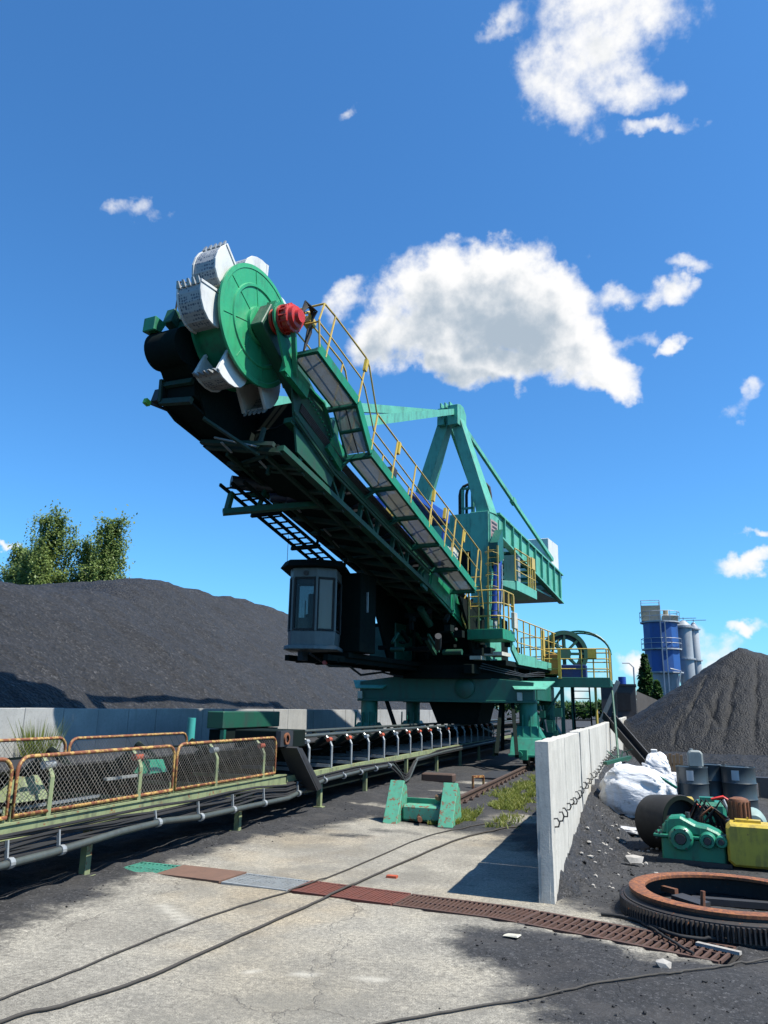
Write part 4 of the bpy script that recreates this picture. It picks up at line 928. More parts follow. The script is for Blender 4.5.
m = SL(); m.box(1.6, 3.0, -2.1, -1.1, 3.42, 4.7); m.build('electrical_cabinet', DTEAL, rec, bevel=.02)
m = SL(); m.tube((7.9, -.95, 3.06), (8.05, -.9, 3.06), .06, 10); m.build('tail_lamp', RED, rec)
m = SL(); m.path([(8.5, -2.0, 5.9), (8.5, -2.0, 6.7)], .008, 4); m.build('antenna_wire', DARKST, rec)
m = SL(); m.path([(8.4, -1.2, 3.3), (7.4, -1.1, 3.0), (6.2, -1.1, 3.05), (5.0, -1.35, 2.85), (3.6, -1.3, 3.0), (2.2, -1.2, 2.9)], .035); m.box(8.2, 8.5, -1.5, -1.35, 3.1, 3.35); m.build('hanging_cable', BLACK, rec)

# --- rear side platform with cable reel and stair
m = MB(); m.box(-4.3, -1.15, 31.2, 33.6, 2.80, 3.06); m.box(-4.3, -1.15, 31.15, 31.2, 2.74, 3.12); m.build('reel_platform', DTEAL, rec, bevel=.01)
m = MB(); m.rail([(-4.2, 31.2, 3.06), (-3.0, 31.2, 3.06), (-1.3, 31.2, 3.06), (-1.2, 31.3, 3.06), (-1.2, 33.5, 3.06), (-2.5, 33.5, 3.06)], (0, 0, 1), 1.15, [(-3.05, 31.2, 3.06), (-2.2, 31.2, 3.06), (-1.75, 31.2, 3.06), (-1.25, 31.25, 3.06), (-1.2, 32.3, 3.06), (-1.2, 33.4, 3.06)], .028, 2); m.bar((-4.2, 31.2, 3.06), (-4.2, 31.2, 3.6), .05, .05)
rl = m.build('railing', YEL, rec)
for q in ((-1.95, -1.62, 31.13, 31.22, 3.85, 4.2), (-3.1, -2.98, 31.12, 31.2, 3.06, 4.2)): m = MB(); m.box(*q); m.build('railing_plate', YELBR, rl)
m = MB(); m.box(-3.0, -2.05, 31.5, 32.1, 3.07, 3.62); m.build('electrical_cabinet', DBLUE2, rec, bevel=.02)
m = MB(); m.box(-3.75, -3.1, 31.8, 32.5, 3.25, 4.05); m.build('orange_housing', paint('orange_paint', (.34, .17, .02), .45, .5), rec, bevel=.02)
RC = Vector((-3.0, 33.0, 4.15))
m = MB(); ax = Vector((.25, -1, 0)).normalized()
m.lathe([(.78, -.16), (.95, -.16), (.95, -.10), (.78, -.10)], RC, ax, 40, cap=False); m.lathe([(.78, .16), (.95, .16), (.95, .10), (.78, .10)], RC, ax, 40, cap=False); m.lathe([(0, -.2), (.25, -.2), (.25, .2), (0, .2)], RC, ax, 20)
m.lathe([(.62, -.12), (.66, -.12), (.66, .12), (.62, .12)], RC, ax, 32, cap=False)
px_ = ax.cross(Vector((0, 0, 1))).normalized()
for k in range(8):
    a = k*math.pi/4; d = px_*math.cos(a)+Vector((0, 0, 1))*math.sin(a)
    for z in (-.13, .13): m.bar(RC+ax*z+d*.2, RC+ax*z+d*.85, .09, .04, ax)
rl_ = m.build('cable_reel', DGREEN, rec, smooth=30)
m = MB(); m.lathe([(.66, -.10), (.78, -.10), (.78, .10), (.66, .10)], RC, ax, 36, cap=False); m.build('reel_cable', BLACK, rl_, smooth=30)
for dx in (-.45, 1.0):
    pass
m = MB()
c2 = RC+Vector((.55, .8, .05))
m.path([c2+Vector((1.25*math.cos(a), 0, .95*math.sin(a))) for a in [k*math.pi/16 for k in range(17)]], .04); m.path([c2+Vector((1.25*math.cos(a), .9, .95*math.sin(a))) for a in [k*math.pi/16 for k in range(17)]], .04)
for k in range(3, 14, 2):
    a = k*math.pi/16; p = c2+Vector((1.25*math.cos(a), 0, .95*math.sin(a))); m.bar(p, p+Vector((0, .9, 0)), .05, .05)
for s_ in (-1.25, 1.25): m.bar(c2+Vector((s_, 0, -1.1)), c2+Vector((s_, 0, 0)), .08, .08)
m.build('reel_guard_hoop', DTEAL, rec)
m = MB()
for x in (-2.62, -1.98):
    m.bar((x, 31.6, 2.8), (x, 32.6, .25), .05, .18)
for k in range(9): m.box(-2.62, -1.98, 31.65+.11*k, 31.9+.11*k, 2.60-.28*k, 2.63-.28*k)
m.build('stair', SHADEST, rec)
m = MB(); m.tube((-1.75, 31.7, .2), (-1.75, 31.7, 2.8), .05, 8); m.build('stair_post', YEL, rec)
for x, y in ((-4.0, 31.4), (-3.0, 31.4), (-2.75, 33.2)): m = MB(); m.bar((x, y, .9), (x, y, 2.8), .14, .14); m.build('platform_post', DTEAL, rec)
m = MB(); m.bar((-4.0, 31.4, 1.2), (-3.0, 31.4, 2.7), .09, .09); m.build('platform_brace', DTEAL, rec)
for k in range(20):
    m = MB(); x, y, z = random.uniform(-5.6, -3.2), random.uniform(28.5, 31.5), random.uniform(.7, 2.4); a = random.uniform(.08, .3)
    m.box(x, x+a, y, y+a, z, z+random.uniform(.08, .4)); m.build('travel_drive_fitting', DTEAL, rec)
for k in range(8):
    m = MB(); x, y, z = random.uniform(-5.6, -3.2), random.uniform(28, 31), random.uniform(.9, 2.3); m.bar((x, y, z), (x+random.uniform(-.6, .6), y, z+random.uniform(-.5, .5)), .05, .05); m.build('pale_fitting', GALV, rec)

# ------------------------------------------------------------------ yard belt conveyor
XF, XB = -6.0, -7.45
con = thing('belt_conveyor', 'long pale green belt conveyor running under the reclaimer with curved idler brackets', 'conveyor', (-6.7, 14, 0))
for x in (XF, XB):
    m = MB(); m.box(x-.04, x+.04, 1.0, 12.75, .58, .72); m.box(x-.07, x+.06, 1.0, 12.75, .715, .735); m.box(x-.07, x+.06, 1.0, 12.75, .565, .582); m.build('stringer', PALEGR, con)
    m = MB(); m.box(x-.04, x+.05, 12.78, 46, .60, .70); m.build('stringer', PALEGR, con)
for y in (4.2, 7.72, 11.2, 14.4, 17.0, 20.2, 23.4, 26.6, 29.8, 33):
    for x in (XF, XB):
        m = MB(); m.box(x-.05, x+.03, y-.045, y+.045, -.05, .60); m.box(x-.10, x+.08, y-.09, y+.09, -.02, .03); m.build('leg', PALEGR, con)
m = MB()
m.hexa([(-6.3, 1, 1.18), (-6.75, 1, 1.0), (-6.75, 46, 1.0), (-6.3, 46, 1.18)], [(-6.3, 1, 1.2), (-6.75, 1, 1.02), (-6.75, 46, 1.02), (-6.3, 46, 1.2)])
m.box(-7.0, -6.6, 1, 46, .99, 1.01)
m.hexa([(-6.85, 1, 1.0), (-7.25, 1, 1.18), (-7.25, 46, 1.18), (-6.85, 46, 1.0)], [(-6.85, 1, 1.02), (-7.25, 1, 1.2), (-7.25, 46, 1.2), (-6.85, 46, 1.02)])
m.build('belt', BLACK, con)
m = MB(); m.box(-7.25, -6.2, 1, 46, .50, .515); m.build('return_belt', BLACK, con)
m = MB(); m.box(-7.36, -7.32, 1, 12.7, .45, 1.22); m.box(-7.32, -6.2, 1, 12.7, .70, .72); m.build('belt_skirt', SHADEST, con)
m = MB(); m.box(-7.35, -6.12, 13.9, 40, .30, .40); m.box(-7.42, -7.36, 13, 40, .30, 1.2); m.build('spill_tray', SHADEST, con)
m = MB(); m.path([(-6.12, 13.6, 1.33), (-6.12, 20, 1.335), (-6.12, 30, 1.32), (-6.12, 44, 1.32)], .035, 8); m.path([(-7.3, 13.6, 1.33), (-7.3, 44, 1.32)], .035, 8); m.build('side_pipe', PIPE, con)
def idler(y, red, gal):
    m = MB(); m.path([(XF+.02, y, .70), (XF+.02, y, 1.12), (XF-.02, y, 1.20), (XF-.12, y, 1.31)], .028, 6); m.path([(XB, y, .70), (XB, y, 1.12), (XB+.12, y, 1.31)], .028, 6); m.bar((XF, y, .74), (XB, y, .74), .06, .06)
    f = m.build('idler_bracket', gal, con)
    m = MB(); m.tube((XF-.10, y-.04, 1.27), (-6.62, y-.04, .96), .065, 10); m.tube((XB+.1, y-.04, 1.27), (-6.83, y-.04, .96), .065, 10); m.tube((-6.64, y-.04, .93), (-6.81, y-.04, .93), .065, 10); m.build('roller', SHADEST, f)
    m = MB(); m.tube((XF-.03, y-.09, 1.24), (XF-.03, y+.06, 1.24), .042, 10); m.build('roller_end', ORANGE if red else GALV, f)
for k in range(18): idler(13.75+1.12*k, k in (1, 2, 6, 7, 8, 10) or k % 3 == 1, GALV)
for y in (5.2, 7.0, 8.55, 10.4, 11.9): idler(y, y in (8.55, 11.9), PALEGR)
m = MB(); m.hexa([(-6.15, 9.0, 1.0), (-6.4, 9.0, 1.0), (-6.4, 9.4, 1.0), (-6.15, 9.4, 1.0)], [(-6.2, 9.05, 1.16), (-6.35, 9.1, 1.16), (-6.35, 9.3, 1.16), (-6.2, 9.35, 1.16)]); m.build('bearing_block', MACHGR, con)
m = MB(); m.hexa([(-6.15, 6.7, .88), (-6.5, 6.7, .88), (-6.5, 7.2, .88), (-6.15, 7.2, .88)], [(-6.25, 6.9, 1.12), (-6.4, 6.9, 1.12), (-6.4, 7.1, 1.12), (-6.25, 7.1, 1.12)]); m.build('scraper_block', PALEGR, con)
m = MB(); m.bar((-6.3, 6.5, .80), (-6.3, 8.2, .80), .05, .03); m.bar((-6.3, 8.3, .98), (-6.3, 9.2, .98), .06, .03); m.build('belt_cover_strip', GALV, con)
m = MB(); m.box(-6.9, -6.0, 12.55, 13.6, 1.16, 1.46); bxk = m.build('belt_hood', SHADEST, con, bevel=.015)
m = MB(); m.box(-6.02, -5.93, 12.4, 12.9, 1.2, 1.46); m.build('hood_bracket', DARKST, bxk)
m = MB(); m.lathe([(.06, 0), (.10, 0), (.10, .03), (.06, .03)], (-5.93, 12.62, 1.33), (1, 0, 0), 18, cap=False); m.build('rusty_ring', RUSTOR, bxk)
m = MB(); m.hexa([(-6.05, 12.62, 1.18), (-5.72, 12.62, 1.18), (-5.62, 13.35, .42), (-6.0, 13.35, .42)], [(-6.05, 12.68, 1.2), (-5.72, 12.68, 1.2), (-5.62, 13.42, .45), (-6.0, 13.42, .45)]); m.prism([(-5.74, 12.66, 1.19), (-5.72, 12.80, 1.17), (-5.60, 13.5, .46), (-5.63, 13.38, .43)], (.02, 0, 0)); m.build('deflector_plate', DARKST, con)
# cables along the conveyor front
cb = thing('cable_bundle', 'bundle of black cables and a grey pipe clamped along the conveyor side', 'cable bundle', (-5.88, 14, 0))
m = MB(); m.path([(-5.80, 2, .40), (-5.80, 5.6, .385), (-5.80, 6.9, .40), (-5.79, 8.0, .455), (-5.80, 8.9, .46), (-5.82, 9.8, .40), (-5.82, 11.2, .385), (-5.84, 12.6, .36), (-5.86, 14.2, .52), (-5.88, 17, .55), (-5.88, 18.6, .53), (-5.88, 19.2, .30), (-5.88, 19.6, .06), (-5.88, 20.0, .10), (-5.88, 20.8, .55), (-5.88, 24, .60), (-5.88, 34, .60)], .040, 8); m.build('pipe', PIPE, cb, smooth=50)
for k in range(7):
    z0 = .46+.028*k; x0 = -5.87-.012*(k % 3); rr = random.Random(k)
    m = MB(); m.path([(x0, 2, z0)]+[(x0+rr.uniform(-.02, .02), y, z0+rr.uniform(-.035, .03)-(.02 if k < 3 else 0)) for y in (4, 5.2, 6.2, 7.1, 8.0, 8.8, 9.7, 10.6, 11.5)]+[(x0, 12.6, z0-.06), (x0, 14.2, .50+.02*k), (x0, 16, .53+.02*k), (x0, 18.3+.06*k, .52+.015*k), (x0, 19.0+.06*k, .30), (x0, 19.5+.04*k, .10+.02*k), (x0, 20.0, .14+.02*k), (x0, 20.7-.03*k, .5), (x0, 23, .55+.02*k), (x0, 34, .55+.02*k)], .017, 6); m.build('cable', BLACK, cb, smooth=50)
for y in (4.4, 6.35, 7.05, 8.75, 9.75, 10.7, 11.7, 13, 14.2, 15.2, 16.2, 17.2, 18.2):
    zz = interp_lin(y, [(2, .40), (6.9, .40), (8.0, .455), (8.9, .46), (9.8, .40), (12.6, .36), (14.2, .52), (34, .6)])
    m = MB(); m.bar((-5.86, y, .60), (-5.84, y, zz+.03), .02, .035); m.lathe([(.036, -.03), (.052, -.03), (.052, .03), (.036, .03)], (-5.80 if y < 10 else -5.83, y, zz), (0, 1, 0), 12, cap=False); m.build('clamp', GALV, cb)
# chain link guard panels
def guard(y0, y1, x, z0, z1, label, loc):
    t = thing('guard_panel', label, 'guard panel', (x, (y0+y1)/2, z0), 'rusty yellow mesh guards along the conveyor')
    r, c = .021, .14; pts = [(x, y0, z0)]
    for a in range(6): an = math.pi/2*a/5; pts.append((x, y0+c-c*math.cos(an), z1-c+c*math.sin(an)))
    for a in range(6): an = math.pi/2*a/5; pts.append((x, y1-c+c*math.sin(an), z1-c+c*math.cos(an)))
    pts.append((x, y1, z0))
    m = MB(); m.path(pts, r, 8, closed=True); m.build('frame', YELRUST, t, smooth=50)
    m = MB(); sp = .062; Hh = z1-z0-.02; L = y1-y0
    n = int((L+Hh)/sp)
    for k in range(n+1):
        s0 = -Hh+k*sp
        for sg_ in (1, -1):
            a, b = s0, s0+Hh     # y offsets at bottom and top for a 45 degree wire
            za, zb = 0.0, Hh
            if a < .02: za += .02-a; a = .02
            if b > L-.02: zb -= b-(L-.02); b = L-.02
            if zb-za < .03: continue
            if (b > L-.10 and zb > Hh-.05): zb -= .03; b -= .03
            ya, yb = (y0+a, y0+b) if sg_ == 1 else (y1-a, y1-b)
            m.tube((x-.004*sg_, ya, z0+.01+za), (x-.004*sg_, yb, z0+.01+zb), .0027, 3)
    m.build('chain_link_mesh', GALVD, t)
    for y in (y0+.01, y1-.01):
        m = MB(); m.box(x-.03, x-.012, y-.02, y+.02, z0-.12, z0+.10); m.build('mounting_strap', PALEGR, t)
    return t
guard(3.55, 6.42, XF+.02, .785, 1.335, 'rusty yellow mesh guard cut off by the left edge, nearest on the front side', 0)
guard(6.50, 9.27, XF+.02, .785, 1.345, 'rusty yellow mesh guard with rounded corners, middle one on the front side', 0)
guard(9.34, 12.33, XF+.02, .785, 1.36, 'rusty yellow mesh guard on the front side ending at the black belt hood', 0)
guard(5.9, 8.97, XB-.05, .80, 1.415, 'rusty yellow mesh guard on the far side in front of the green tuft', 0)
guard(9.05, 11.97, XB-.05, .80, 1.40, 'rusty yellow mesh guard on the far side next to the teal post', 0)

# ------------------------------------------------------------------ walls
lw = thing('retaining_wall', 'low grey precast concrete wall holding back the left coal heap', 'wall', (-12.3, 20, 0))
y = -3.0
while y < 58:
    m = MB(); dz = random.uniform(-.008, .008); dx = random.uniform(-.012, .012)
    m.box(-12.46+dx, -12.3+dx, y+.008, y+1.162+random.uniform(-.004, .004), -.1, 1.74+dz); m.build('wall_panel', CONCL, lw, bevel=.01); y += 1.17
rw = thing('concrete_wall', 'pale precast concrete wall running away beside the track with rebar loops', 'wall', (-1.05, 20, 0))
loop0 = None; y = 8.52; k = 0
while y < 46.5:
    L = 1.78 if k == 0 else 2.35
    m = MB(); dx = random.uniform(-.012, .012) if k else 0; dz = random.uniform(-.012, .012) if k else 0
    m.hexa([(-1.13+dx, y+.008, -.1), (-.965+dx, y+.008, -.1), (-.965+dx, y+L-.008, -.1), (-1.13+dx, y+L-.008, -.1)], [(-1.12+dx, y+.008, 1.57+dz), (-.98+dx, y+.008, 1.57+dz), (-.98+dx, y+L-.008, 1.57+dz), (-1.12+dx, y+L-.008, 1.57+dz)])
    if k == 2: m.box(-1.0+dx, -.955+dx, y+.01, y+.13, .3, 1.56+dz)
    if y < 20:
        bmesh.ops.subdivide_edges(m.bm, edges=m.bm.edges[:], cuts=14, use_grid_fill=True)
        for v_ in m.bm.verts:
            cx, cy, cz = v_.co; ex_ = min(abs(cy-y-.008), abs(cy-y-L+.008)); ez_ = abs(cz-1.57-dz); xx = min(abs(cx+1.12-dx), abs(cx+.98-dx))
            near = (ex_ < .01)+(ez_ < .01)+(xx < .02 and (ex_ < .2 or ez_ < .2))
            nz = mnoise.noise(Vector((cx*3, cy*5, cz*5)))
            if near >= 2: v_.co += Vector((math.copysign(1, -1.05+dx-cx)*max(0, nz)*.016, math.copysign(1, y+L/2-cy)*max(0, nz)*.012 if ex_ < .01 else 0, -max(0, nz+.05)*.02 if ez_ < .01 else 0))
            else: v_.co.x += nz*.004
    p = m.build('wall_panel', CONCW, rw, bevel=.006 if y < 20 else .012)
    for q in range(int(L/.44)):
        if y > 26: break
        yy = y+.25+.45*q
        if loop0 is None:
            m = MB(); m.path([(0, -.035, .04), (.035, -.03, .045), (.055, 0, 0), (.04, .03, -.045), (0, .035, -.05)], .009, 5)
            lo = m.build('rebar_loop', DARKST, p, world=False); loop0 = lo
        else: lo = loop0.copy(); COL.objects.link(lo); lo.parent = p
        lo.location = Vector((-.972+dx, yy+.05*math.sin(q*7+k), .745+.02*math.sin(q*3+k)))-Vector((-1.05, 20, 0)); lo.rotation_euler = (.22*math.sin(q*5+k*2), 0, .3*math.sin(q*2.3+k)); lo.scale = (1, 1+.25*math.sin(q*4.1+k), 1)
    y += L; k += 1

# ------------------------------------------------------------------ rails, buffer stop, drain
def rail_thing(x, y0, y1, label):
    t = thing('crane_rail', label, 'rail', (x, (y0+y1)/2, 0))
    m = MB(); m.box(x-.036, x+.036, y0, y1, .115, .155); m.box(x-.010, x+.010, y0, y1, .03, .116); m.box(x-.065, x+.065, y0, y1, .015, .031); m.build('rail_section', RAILC, t)
    y = y0+.3
    k = 0
    while y < min(y1, 36):
        for sx in (-.10, .10):
            if x < -5 and k % 2: continue
            m = MB(); m.box(x+sx-.04, x+sx+.04, y-.05, y+.05, .0, .05); m.tube((x+sx, y, .05), (x+sx, y, .085), .02, 6); m.build('rail_clip', RAILC, t)
        y += .62; k += 1
rail_thing(XR, 13.5, 60, 'rusty brown crane rail running from the green buffer stop under the reclaimer')
rail_thing(XL, 12, 60, 'rusty crane rail hidden behind the conveyor on the heap side')
bs = thing('buffer_stop', 'chipped green steel buffer stop with two sloping ramps at the rail end', 'buffer stop', (-3.68, 13.2, 0))
for x in (-4.155, -3.205):
    m = MB(); m.hexa([(x-.125, 13.02, 0), (x+.125, 13.02, 0), (x+.125, 13.08, -.01), (x-.125, 13.08, -.01)], [(x-.125, 13.44, .66), (x+.125, 13.44, .66), (x+.125, 13.50, .64), (x-.125, 13.50, .64)]); rp = m.build('ramp_plate', BUFGR, bs, bevel=.006)
    m = MB(); m.prism([(x+.10, 13.06, 0), (x+.10, 13.74, 0), (x+.10, 13.62, .55), (x+.10, 13.46, .63)], (.02, 0, 0)); m.prism([(x-.12, 13.06, 0), (x-.12, 13.74, 0), (x-.12, 13.62, .55), (x-.12, 13.46, .63)], (.02, 0, 0)); m.box(x-.1, x+.1, 13.55, 13.6, 0, .5); m.build('side_web', BUFGR, rp)
m = MB(); m.box(-4.02, -3.32, 13.28, 13.60, .03, .285); m.build('crossbeam', BUFGR, bs, bevel=.035)
m = MB(); m.box(-4.05, -3.3, 13.62, 13.70, .22, .36); m.build('back_beam', MACHGR, bs)
m = MB(); m.tube((-3.62, 13.0, .10), (-3.72, 13.3, .08), .04, 10); m.build('pin', RUST, bs)
m = MB(); m.bar((-3.45, 13.42, .40), (-3.20, 13.75, .50), .11, .09); tag(m.build('timber_chock', WOOD, bevel=.02), 'yellowed timber chock wedged in the green buffer stop', 'timber')
m = MB(); m.box(-5.6, -4.75, 20.2, 20.55, .02, .24); tag(m.build('steel_block', RAILC, bevel=.03), 'rusty brown steel block lying beside the conveyor legs', 'steel block')
m = MB(); m.box(-4.55, -3.9, 22.0, 24.5, .02, .05); tag(m.build('steel_plate', DARKST), 'dark steel plate lying on the ground near the bogie', 'steel plate')
m = MB(); m.bar((-4.05, 19.3, .02), (-4.05, 19.3, .30), .05, .05); m.bar((-4.05, 19.3, .28), (-3.85, 19.6, .28), .05, .05); m.bar((-3.85, 19.6, .02), (-3.85, 19.6, .28), .05, .05); tag(m.build('rail_trestle', YELRUST), 'small rusty yellow trestle standing beside the crane rail', 'trestle')

def clp(x):
    return Vector((x, interp_lin(x, CL), 0))
def cldir(x): return (clp(x+.1)-clp(x-.1)).normalized()
def strip(m, x0, x1, w0, w1, z0, z1, n=8):
    for k in range(n):
        a, b = x0+(x1-x0)*k/n, x0+(x1-x0)*(k+1)/n
        def e(x, w): d = cldir(x); return clp(x)+Vector((-d.y, d.x, 0))*w
        P = [e(a, w0), e(b, w0), e(b, w1), e(a, w1)]
        m.hexa([p+Vector((0, 0, z0)) for p in P], [p+Vector((0, 0, z1)) for p in P])
def grate(x0, x1, label, mat, sp, thick, z=.012, hw=.25, solid=False):
    t = thing('drain_cover' if solid else 'drain_grate', label, 'drain cover' if solid else 'drain grate', clp((x0+x1)/2))
    m = MB()
    if solid:
        strip(m, x0, x1, -hw, hw, -.005, z, 6)
        m.build('plate', mat, t); return t
    m = None
    for w in (-hw-.01, hw-.03):
        m = MB(); strip(m, x0, x1, w, w+.04, -.10, z, 10); m.build('edge_bar', mat, t)
    m = MB(); n = int((x1-x0)/sp)
    for k in range(n+1):
        x = x0+(x1-x0)*k/n; d = cldir(x); p = clp(x); q = Vector((-d.y, d.x, 0)); j = Vector((0, 0, random.uniform(-.003, .003)))
        m.bar(p-q*(hw-.03)+Vector((0, 0, z-.014))+j, p+q*(hw-.03)+Vector((0, 0, z-.014))+j, thick, .024)
    m.build('grate_bars', mat, t)
    m = MB(); strip(m, x0, x1, -.008, .008, -.03, z-.004, 10); m.build('middle_bar', mat, t); return t
grate(-5.95, -5.38, 'green mesh drain grate half buried in coal beside the conveyor', GRATEGR, .055, .012)
grate(-5.36, -4.50, 'plain brown steel plate covering the drain', COVER, .05, .02, .022, .27, True)
grate(-4.48, -3.66, 'grey galvanised drain grate between the brown plate and the red one', GALV, .034, .012)
grate(-3.64, -2.46, 'red brown close barred drain grate under the two hoses', RUSTRED, .036, .022, .016)
grate(-2.44, -1.16, 'rusty drain grate just before the end of the pale wall', RUSTDK, .046, .018, .012)
grate(-1.14, .52, 'dark rusty drain grate with wide gaps ending at the black cable', RUSTDK, .062, .022, .012)

def hose(name, pts, r, label, cat, mat=BLACK, z=None):
    out = []
    P = [Vector((a, b, 0)) for a, b in pts]; P = [P[0]*2-P[1]]+P+[P[-1]*2-P[-2]]
    for i in range(1, len(P)-2):
        for k in range(8):
            t = k/8; a, b, c, d = P[i-1:i+3]
            q = .5*((2*b)+(c-a)*t+(2*a-5*b+4*c-d)*t*t+(3*b-a-3*c+d)*t**3)
            zz = max(0, gz(q.x, q.y))+r+.004
            if abs(q.y-interp_lin(q.x, CL)) < .34 and -6 < q.x < .6: zz = max(zz, .018+r)
            if z: zz += z
            out.append((q.x+.006*math.sin(i*5+k), q.y, zz))
    m = MB(); m.path(out, r, 8); return tag(m.build(name, mat, smooth=60), label, cat)
HOSEM = paint('dusty_rubber', (.045, .04, .035), .8, .3, scale=3)
hose('ground_hose', [(-4.2, 2.5), (-4.09, 4.55), (-4.02, 5.23), (-3.96, 6.29), (-3.82, 7.26), (-3.62, 8.05), (-3.46, 9.31), (-3.27, 11.74), (-2.9, 13.0), (-2.2, 14.2)], .008, 'thinner rubber cable crossing the slab towards the wall, left of the two', 'cable', HOSEM)
hose('ground_hose', [(-3.95, 2.5), (-3.8, 4.25), (-3.65, 4.59), (-3.45, 5.27), (-3.34, 6.38), (-3.20, 7.6), (-3.05, 9.23), (-2.83, 11.21), (-2.6, 12.4), (-2.0, 13.8)], .012, 'thicker rubber hose crossing the slab towards the wall, right of the two', 'hose', HOSEM)
hose('ground_cable', [(-2.2, 4.4), (-1.64, 5.07), (-1.3, 5.41), (-.79, 5.89), (-.22, 6.45), (.08, 6.62), (.2, 6.72), (.5, 7.05), (.82, 7.4), (1.6, 8.2)], .0085, 'thin dusty cable curving over the coal dust in the right foreground', 'cable', HOSEM)
hose('black_cable', [(-.50, 8.24), (-.3, 8.2), (-.1, 8.03), (.1, 7.75), (.3, 7.68), (.58, 7.72)], .016, 'short black cable lying on the drain grate by the ring gear', 'cable')
hose('black_cable', [(-.18, 8.12), (-.08, 7.95), (.02, 7.72), (.12, 7.5), (.27, 7.2)], .012, 'thin black cable crossing the end of the rusty grate', 'cable')
m = MB(); lump(m, (.02, 6.85, .03), .05); tag(m.build('pale_brick', PALEST), 'broken pale brick beside the thin cable on the coal dust', 'brick')
m = MB(); m.hexa([(-1.27, 7.22, .012), (-1.14, 7.20, .012), (-1.12, 7.30, .012), (-1.24, 7.31, .012)], [(-1.26, 7.23, .02), (-1.15, 7.21, .026), (-1.13, 7.29, .02), (-1.23, 7.30, .016)]); tag(m.build('litter_scrap', BOXW), 'cream scrap of litter on the dusty slab in front of the grate', 'litter')
m = MB(); m.box(-2.92, -2.80, 9.05, 9.13, .0, .025); tag(m.build('brick_chip', ORANGE), 'small orange brick chip on the slab beside the hoses', 'brick chip')

# ------------------------------------------------------------------ ring gear
gc = Vector((.66, 8.66, -.03))
rg_ = thing('ring_gear', 'big toothed ring gear with an orange rusted flange lying on the coal dust', 'ring gear', gc)
m = MB(); m.lathe([(.76, .235), (.91, .235), (.91, .262), (.88, .267), (.79, .267), (.76, .262)], gc, (0, 0, 1), 72, cap=False)
n_ = 72
m.lathe([(.76, .235), (.76, .262)], gc, (0, 0, 1), 72, cap=False); fl = m.build('flange', RUSTOR, rg_, smooth=40)
m = MB(); m.lathe([(.80, .03), (.96, .03), (.96, .19), (.89, .21), (.89, .24), (.80, .24)], gc, (0, 0, 1), 96, cap=False)
for k in range(150):
    a = 2*math.pi*k/150; c, s_ = math.cos(a), math.sin(a); t = Vector((-s_, c, 0)); r_ = Vector((c, s_, 0))
    m.hexa([gc+r_*.965-t*.014+kv*.06, gc+r_*.965+t*.014+kv*.06, gc+r_*.965+t*.014+kv*.18, gc+r_*.965-t*.014+kv*.18], [gc+r_*1.005-t*.007+kv*.06, gc+r_*1.005+t*.007+kv*.06, gc+r_*1.005+t*.007+kv*.18, gc+r_*1.005-t*.007+kv*.18])
m.build('toothed_rim', GEARC, rg_)
m = MB(); m.lathe([(.0, .012), (.80, .012), (.80, .03), (0, .03)], gc, (0, 0, 1), 48)
o = m.build('oily_coal', COALN, rg_)
m = MB()
for a, r1 in ((.4, .5), (2.4, .62), (4.1, .5)): m.bar(gc+Vector((.8*math.cos(a), .8*math.sin(a), .14)), gc+Vector((r1*math.cos(a), r1*math.sin(a), .14)), .05, .05)
m.tube((.40, 8.38, .0), (.42, 8.40, .27), .022, 8); m.build('bolt', RUST, rg_)
m = MB(); m.bar((.35, 9.08, .05), (1.3, 9.12, .05), .10, .06); m.bar((.2, 9.0, .08), (.45, 8.8, .06), .18, .05); tag(m.build('scrap_steel', DARKST), 'dark scrap steel lying inside the ring gear', 'scrap')
m = MB(); m.bar((.62, 8.30, .05), (.85, 8.20, .10), .12, .04); tag(m.build('wood_scrap', WOOD), 'yellowish splinter of wood inside the ring gear', 'wood scrap')
m = MB(); m.bar((.02, 7.62+.02, .03), (.38, 7.38, .03), .05, .03); m = None
m = MB(); m.bar((.30, 7.58, .02), (.62, 7.42, .02), .05, .025); tag(m.build('pale_stick', PALEST), 'pale stick on the coal dust in front of the ring gear', 'stick')

# ------------------------------------------------------------------ discarded drive parts
gr = thing('gear_reducer', 'green cast gear reducer standing behind the ring gear', 'gear reducer', (.5, 11.4, 0))
def M2(x, y, z, rz): return Matrix.Translation((x, y, z)) @ Matrix.Rotation(rz, 4, 'Z')
G0 = M2(.46, 11.45, .02, R(-8))
m = MB(G0); m.prism([(-.33, -.17, 0), (.44, -.17, 0), (.44, -.17, .30), (-.33, -.17, .30)], (0, .34, 0)); m.build('lower_housing', MACHGR, gr, bevel=.02)
m = MB(G0); m.prism([(-.33, -.16, .33), (-.31, -.16, .44), (-.22, -.16, .54), (-.08, -.16, .56), (.10, -.16, .47), (.24, -.16, .45), (.36, -.16, .40), (.44, -.16, .33)], (0, .32, 0)); m.build('upper_housing', MACHGR, gr, bevel=.025)
m = MB(G0); m.box(-.42, .50, -.22, .22, .298, .335); m.build('flange', MACHGR, gr, bevel=.008)
for x, r, z in ((.02-.10, .15, .30), (.24, .10, .30), (.40, .075, .30)):
    m = MB(G0); m.lathe([(0, 0), (r, 0), (r, .09), (r*.82, .12), (r*.5, .12), (r*.45, .09), (0, .09)], (x, -.16, z), (0, -1, 0), 24); bz = m.build('bearing_cover', MACHGR, gr, smooth=35)
    m = MB(G0); m.tube((x, -.2, z), (x, -.30, z), r*.42, 14); m.build('shaft_end', DARKST, bz, smooth=40)
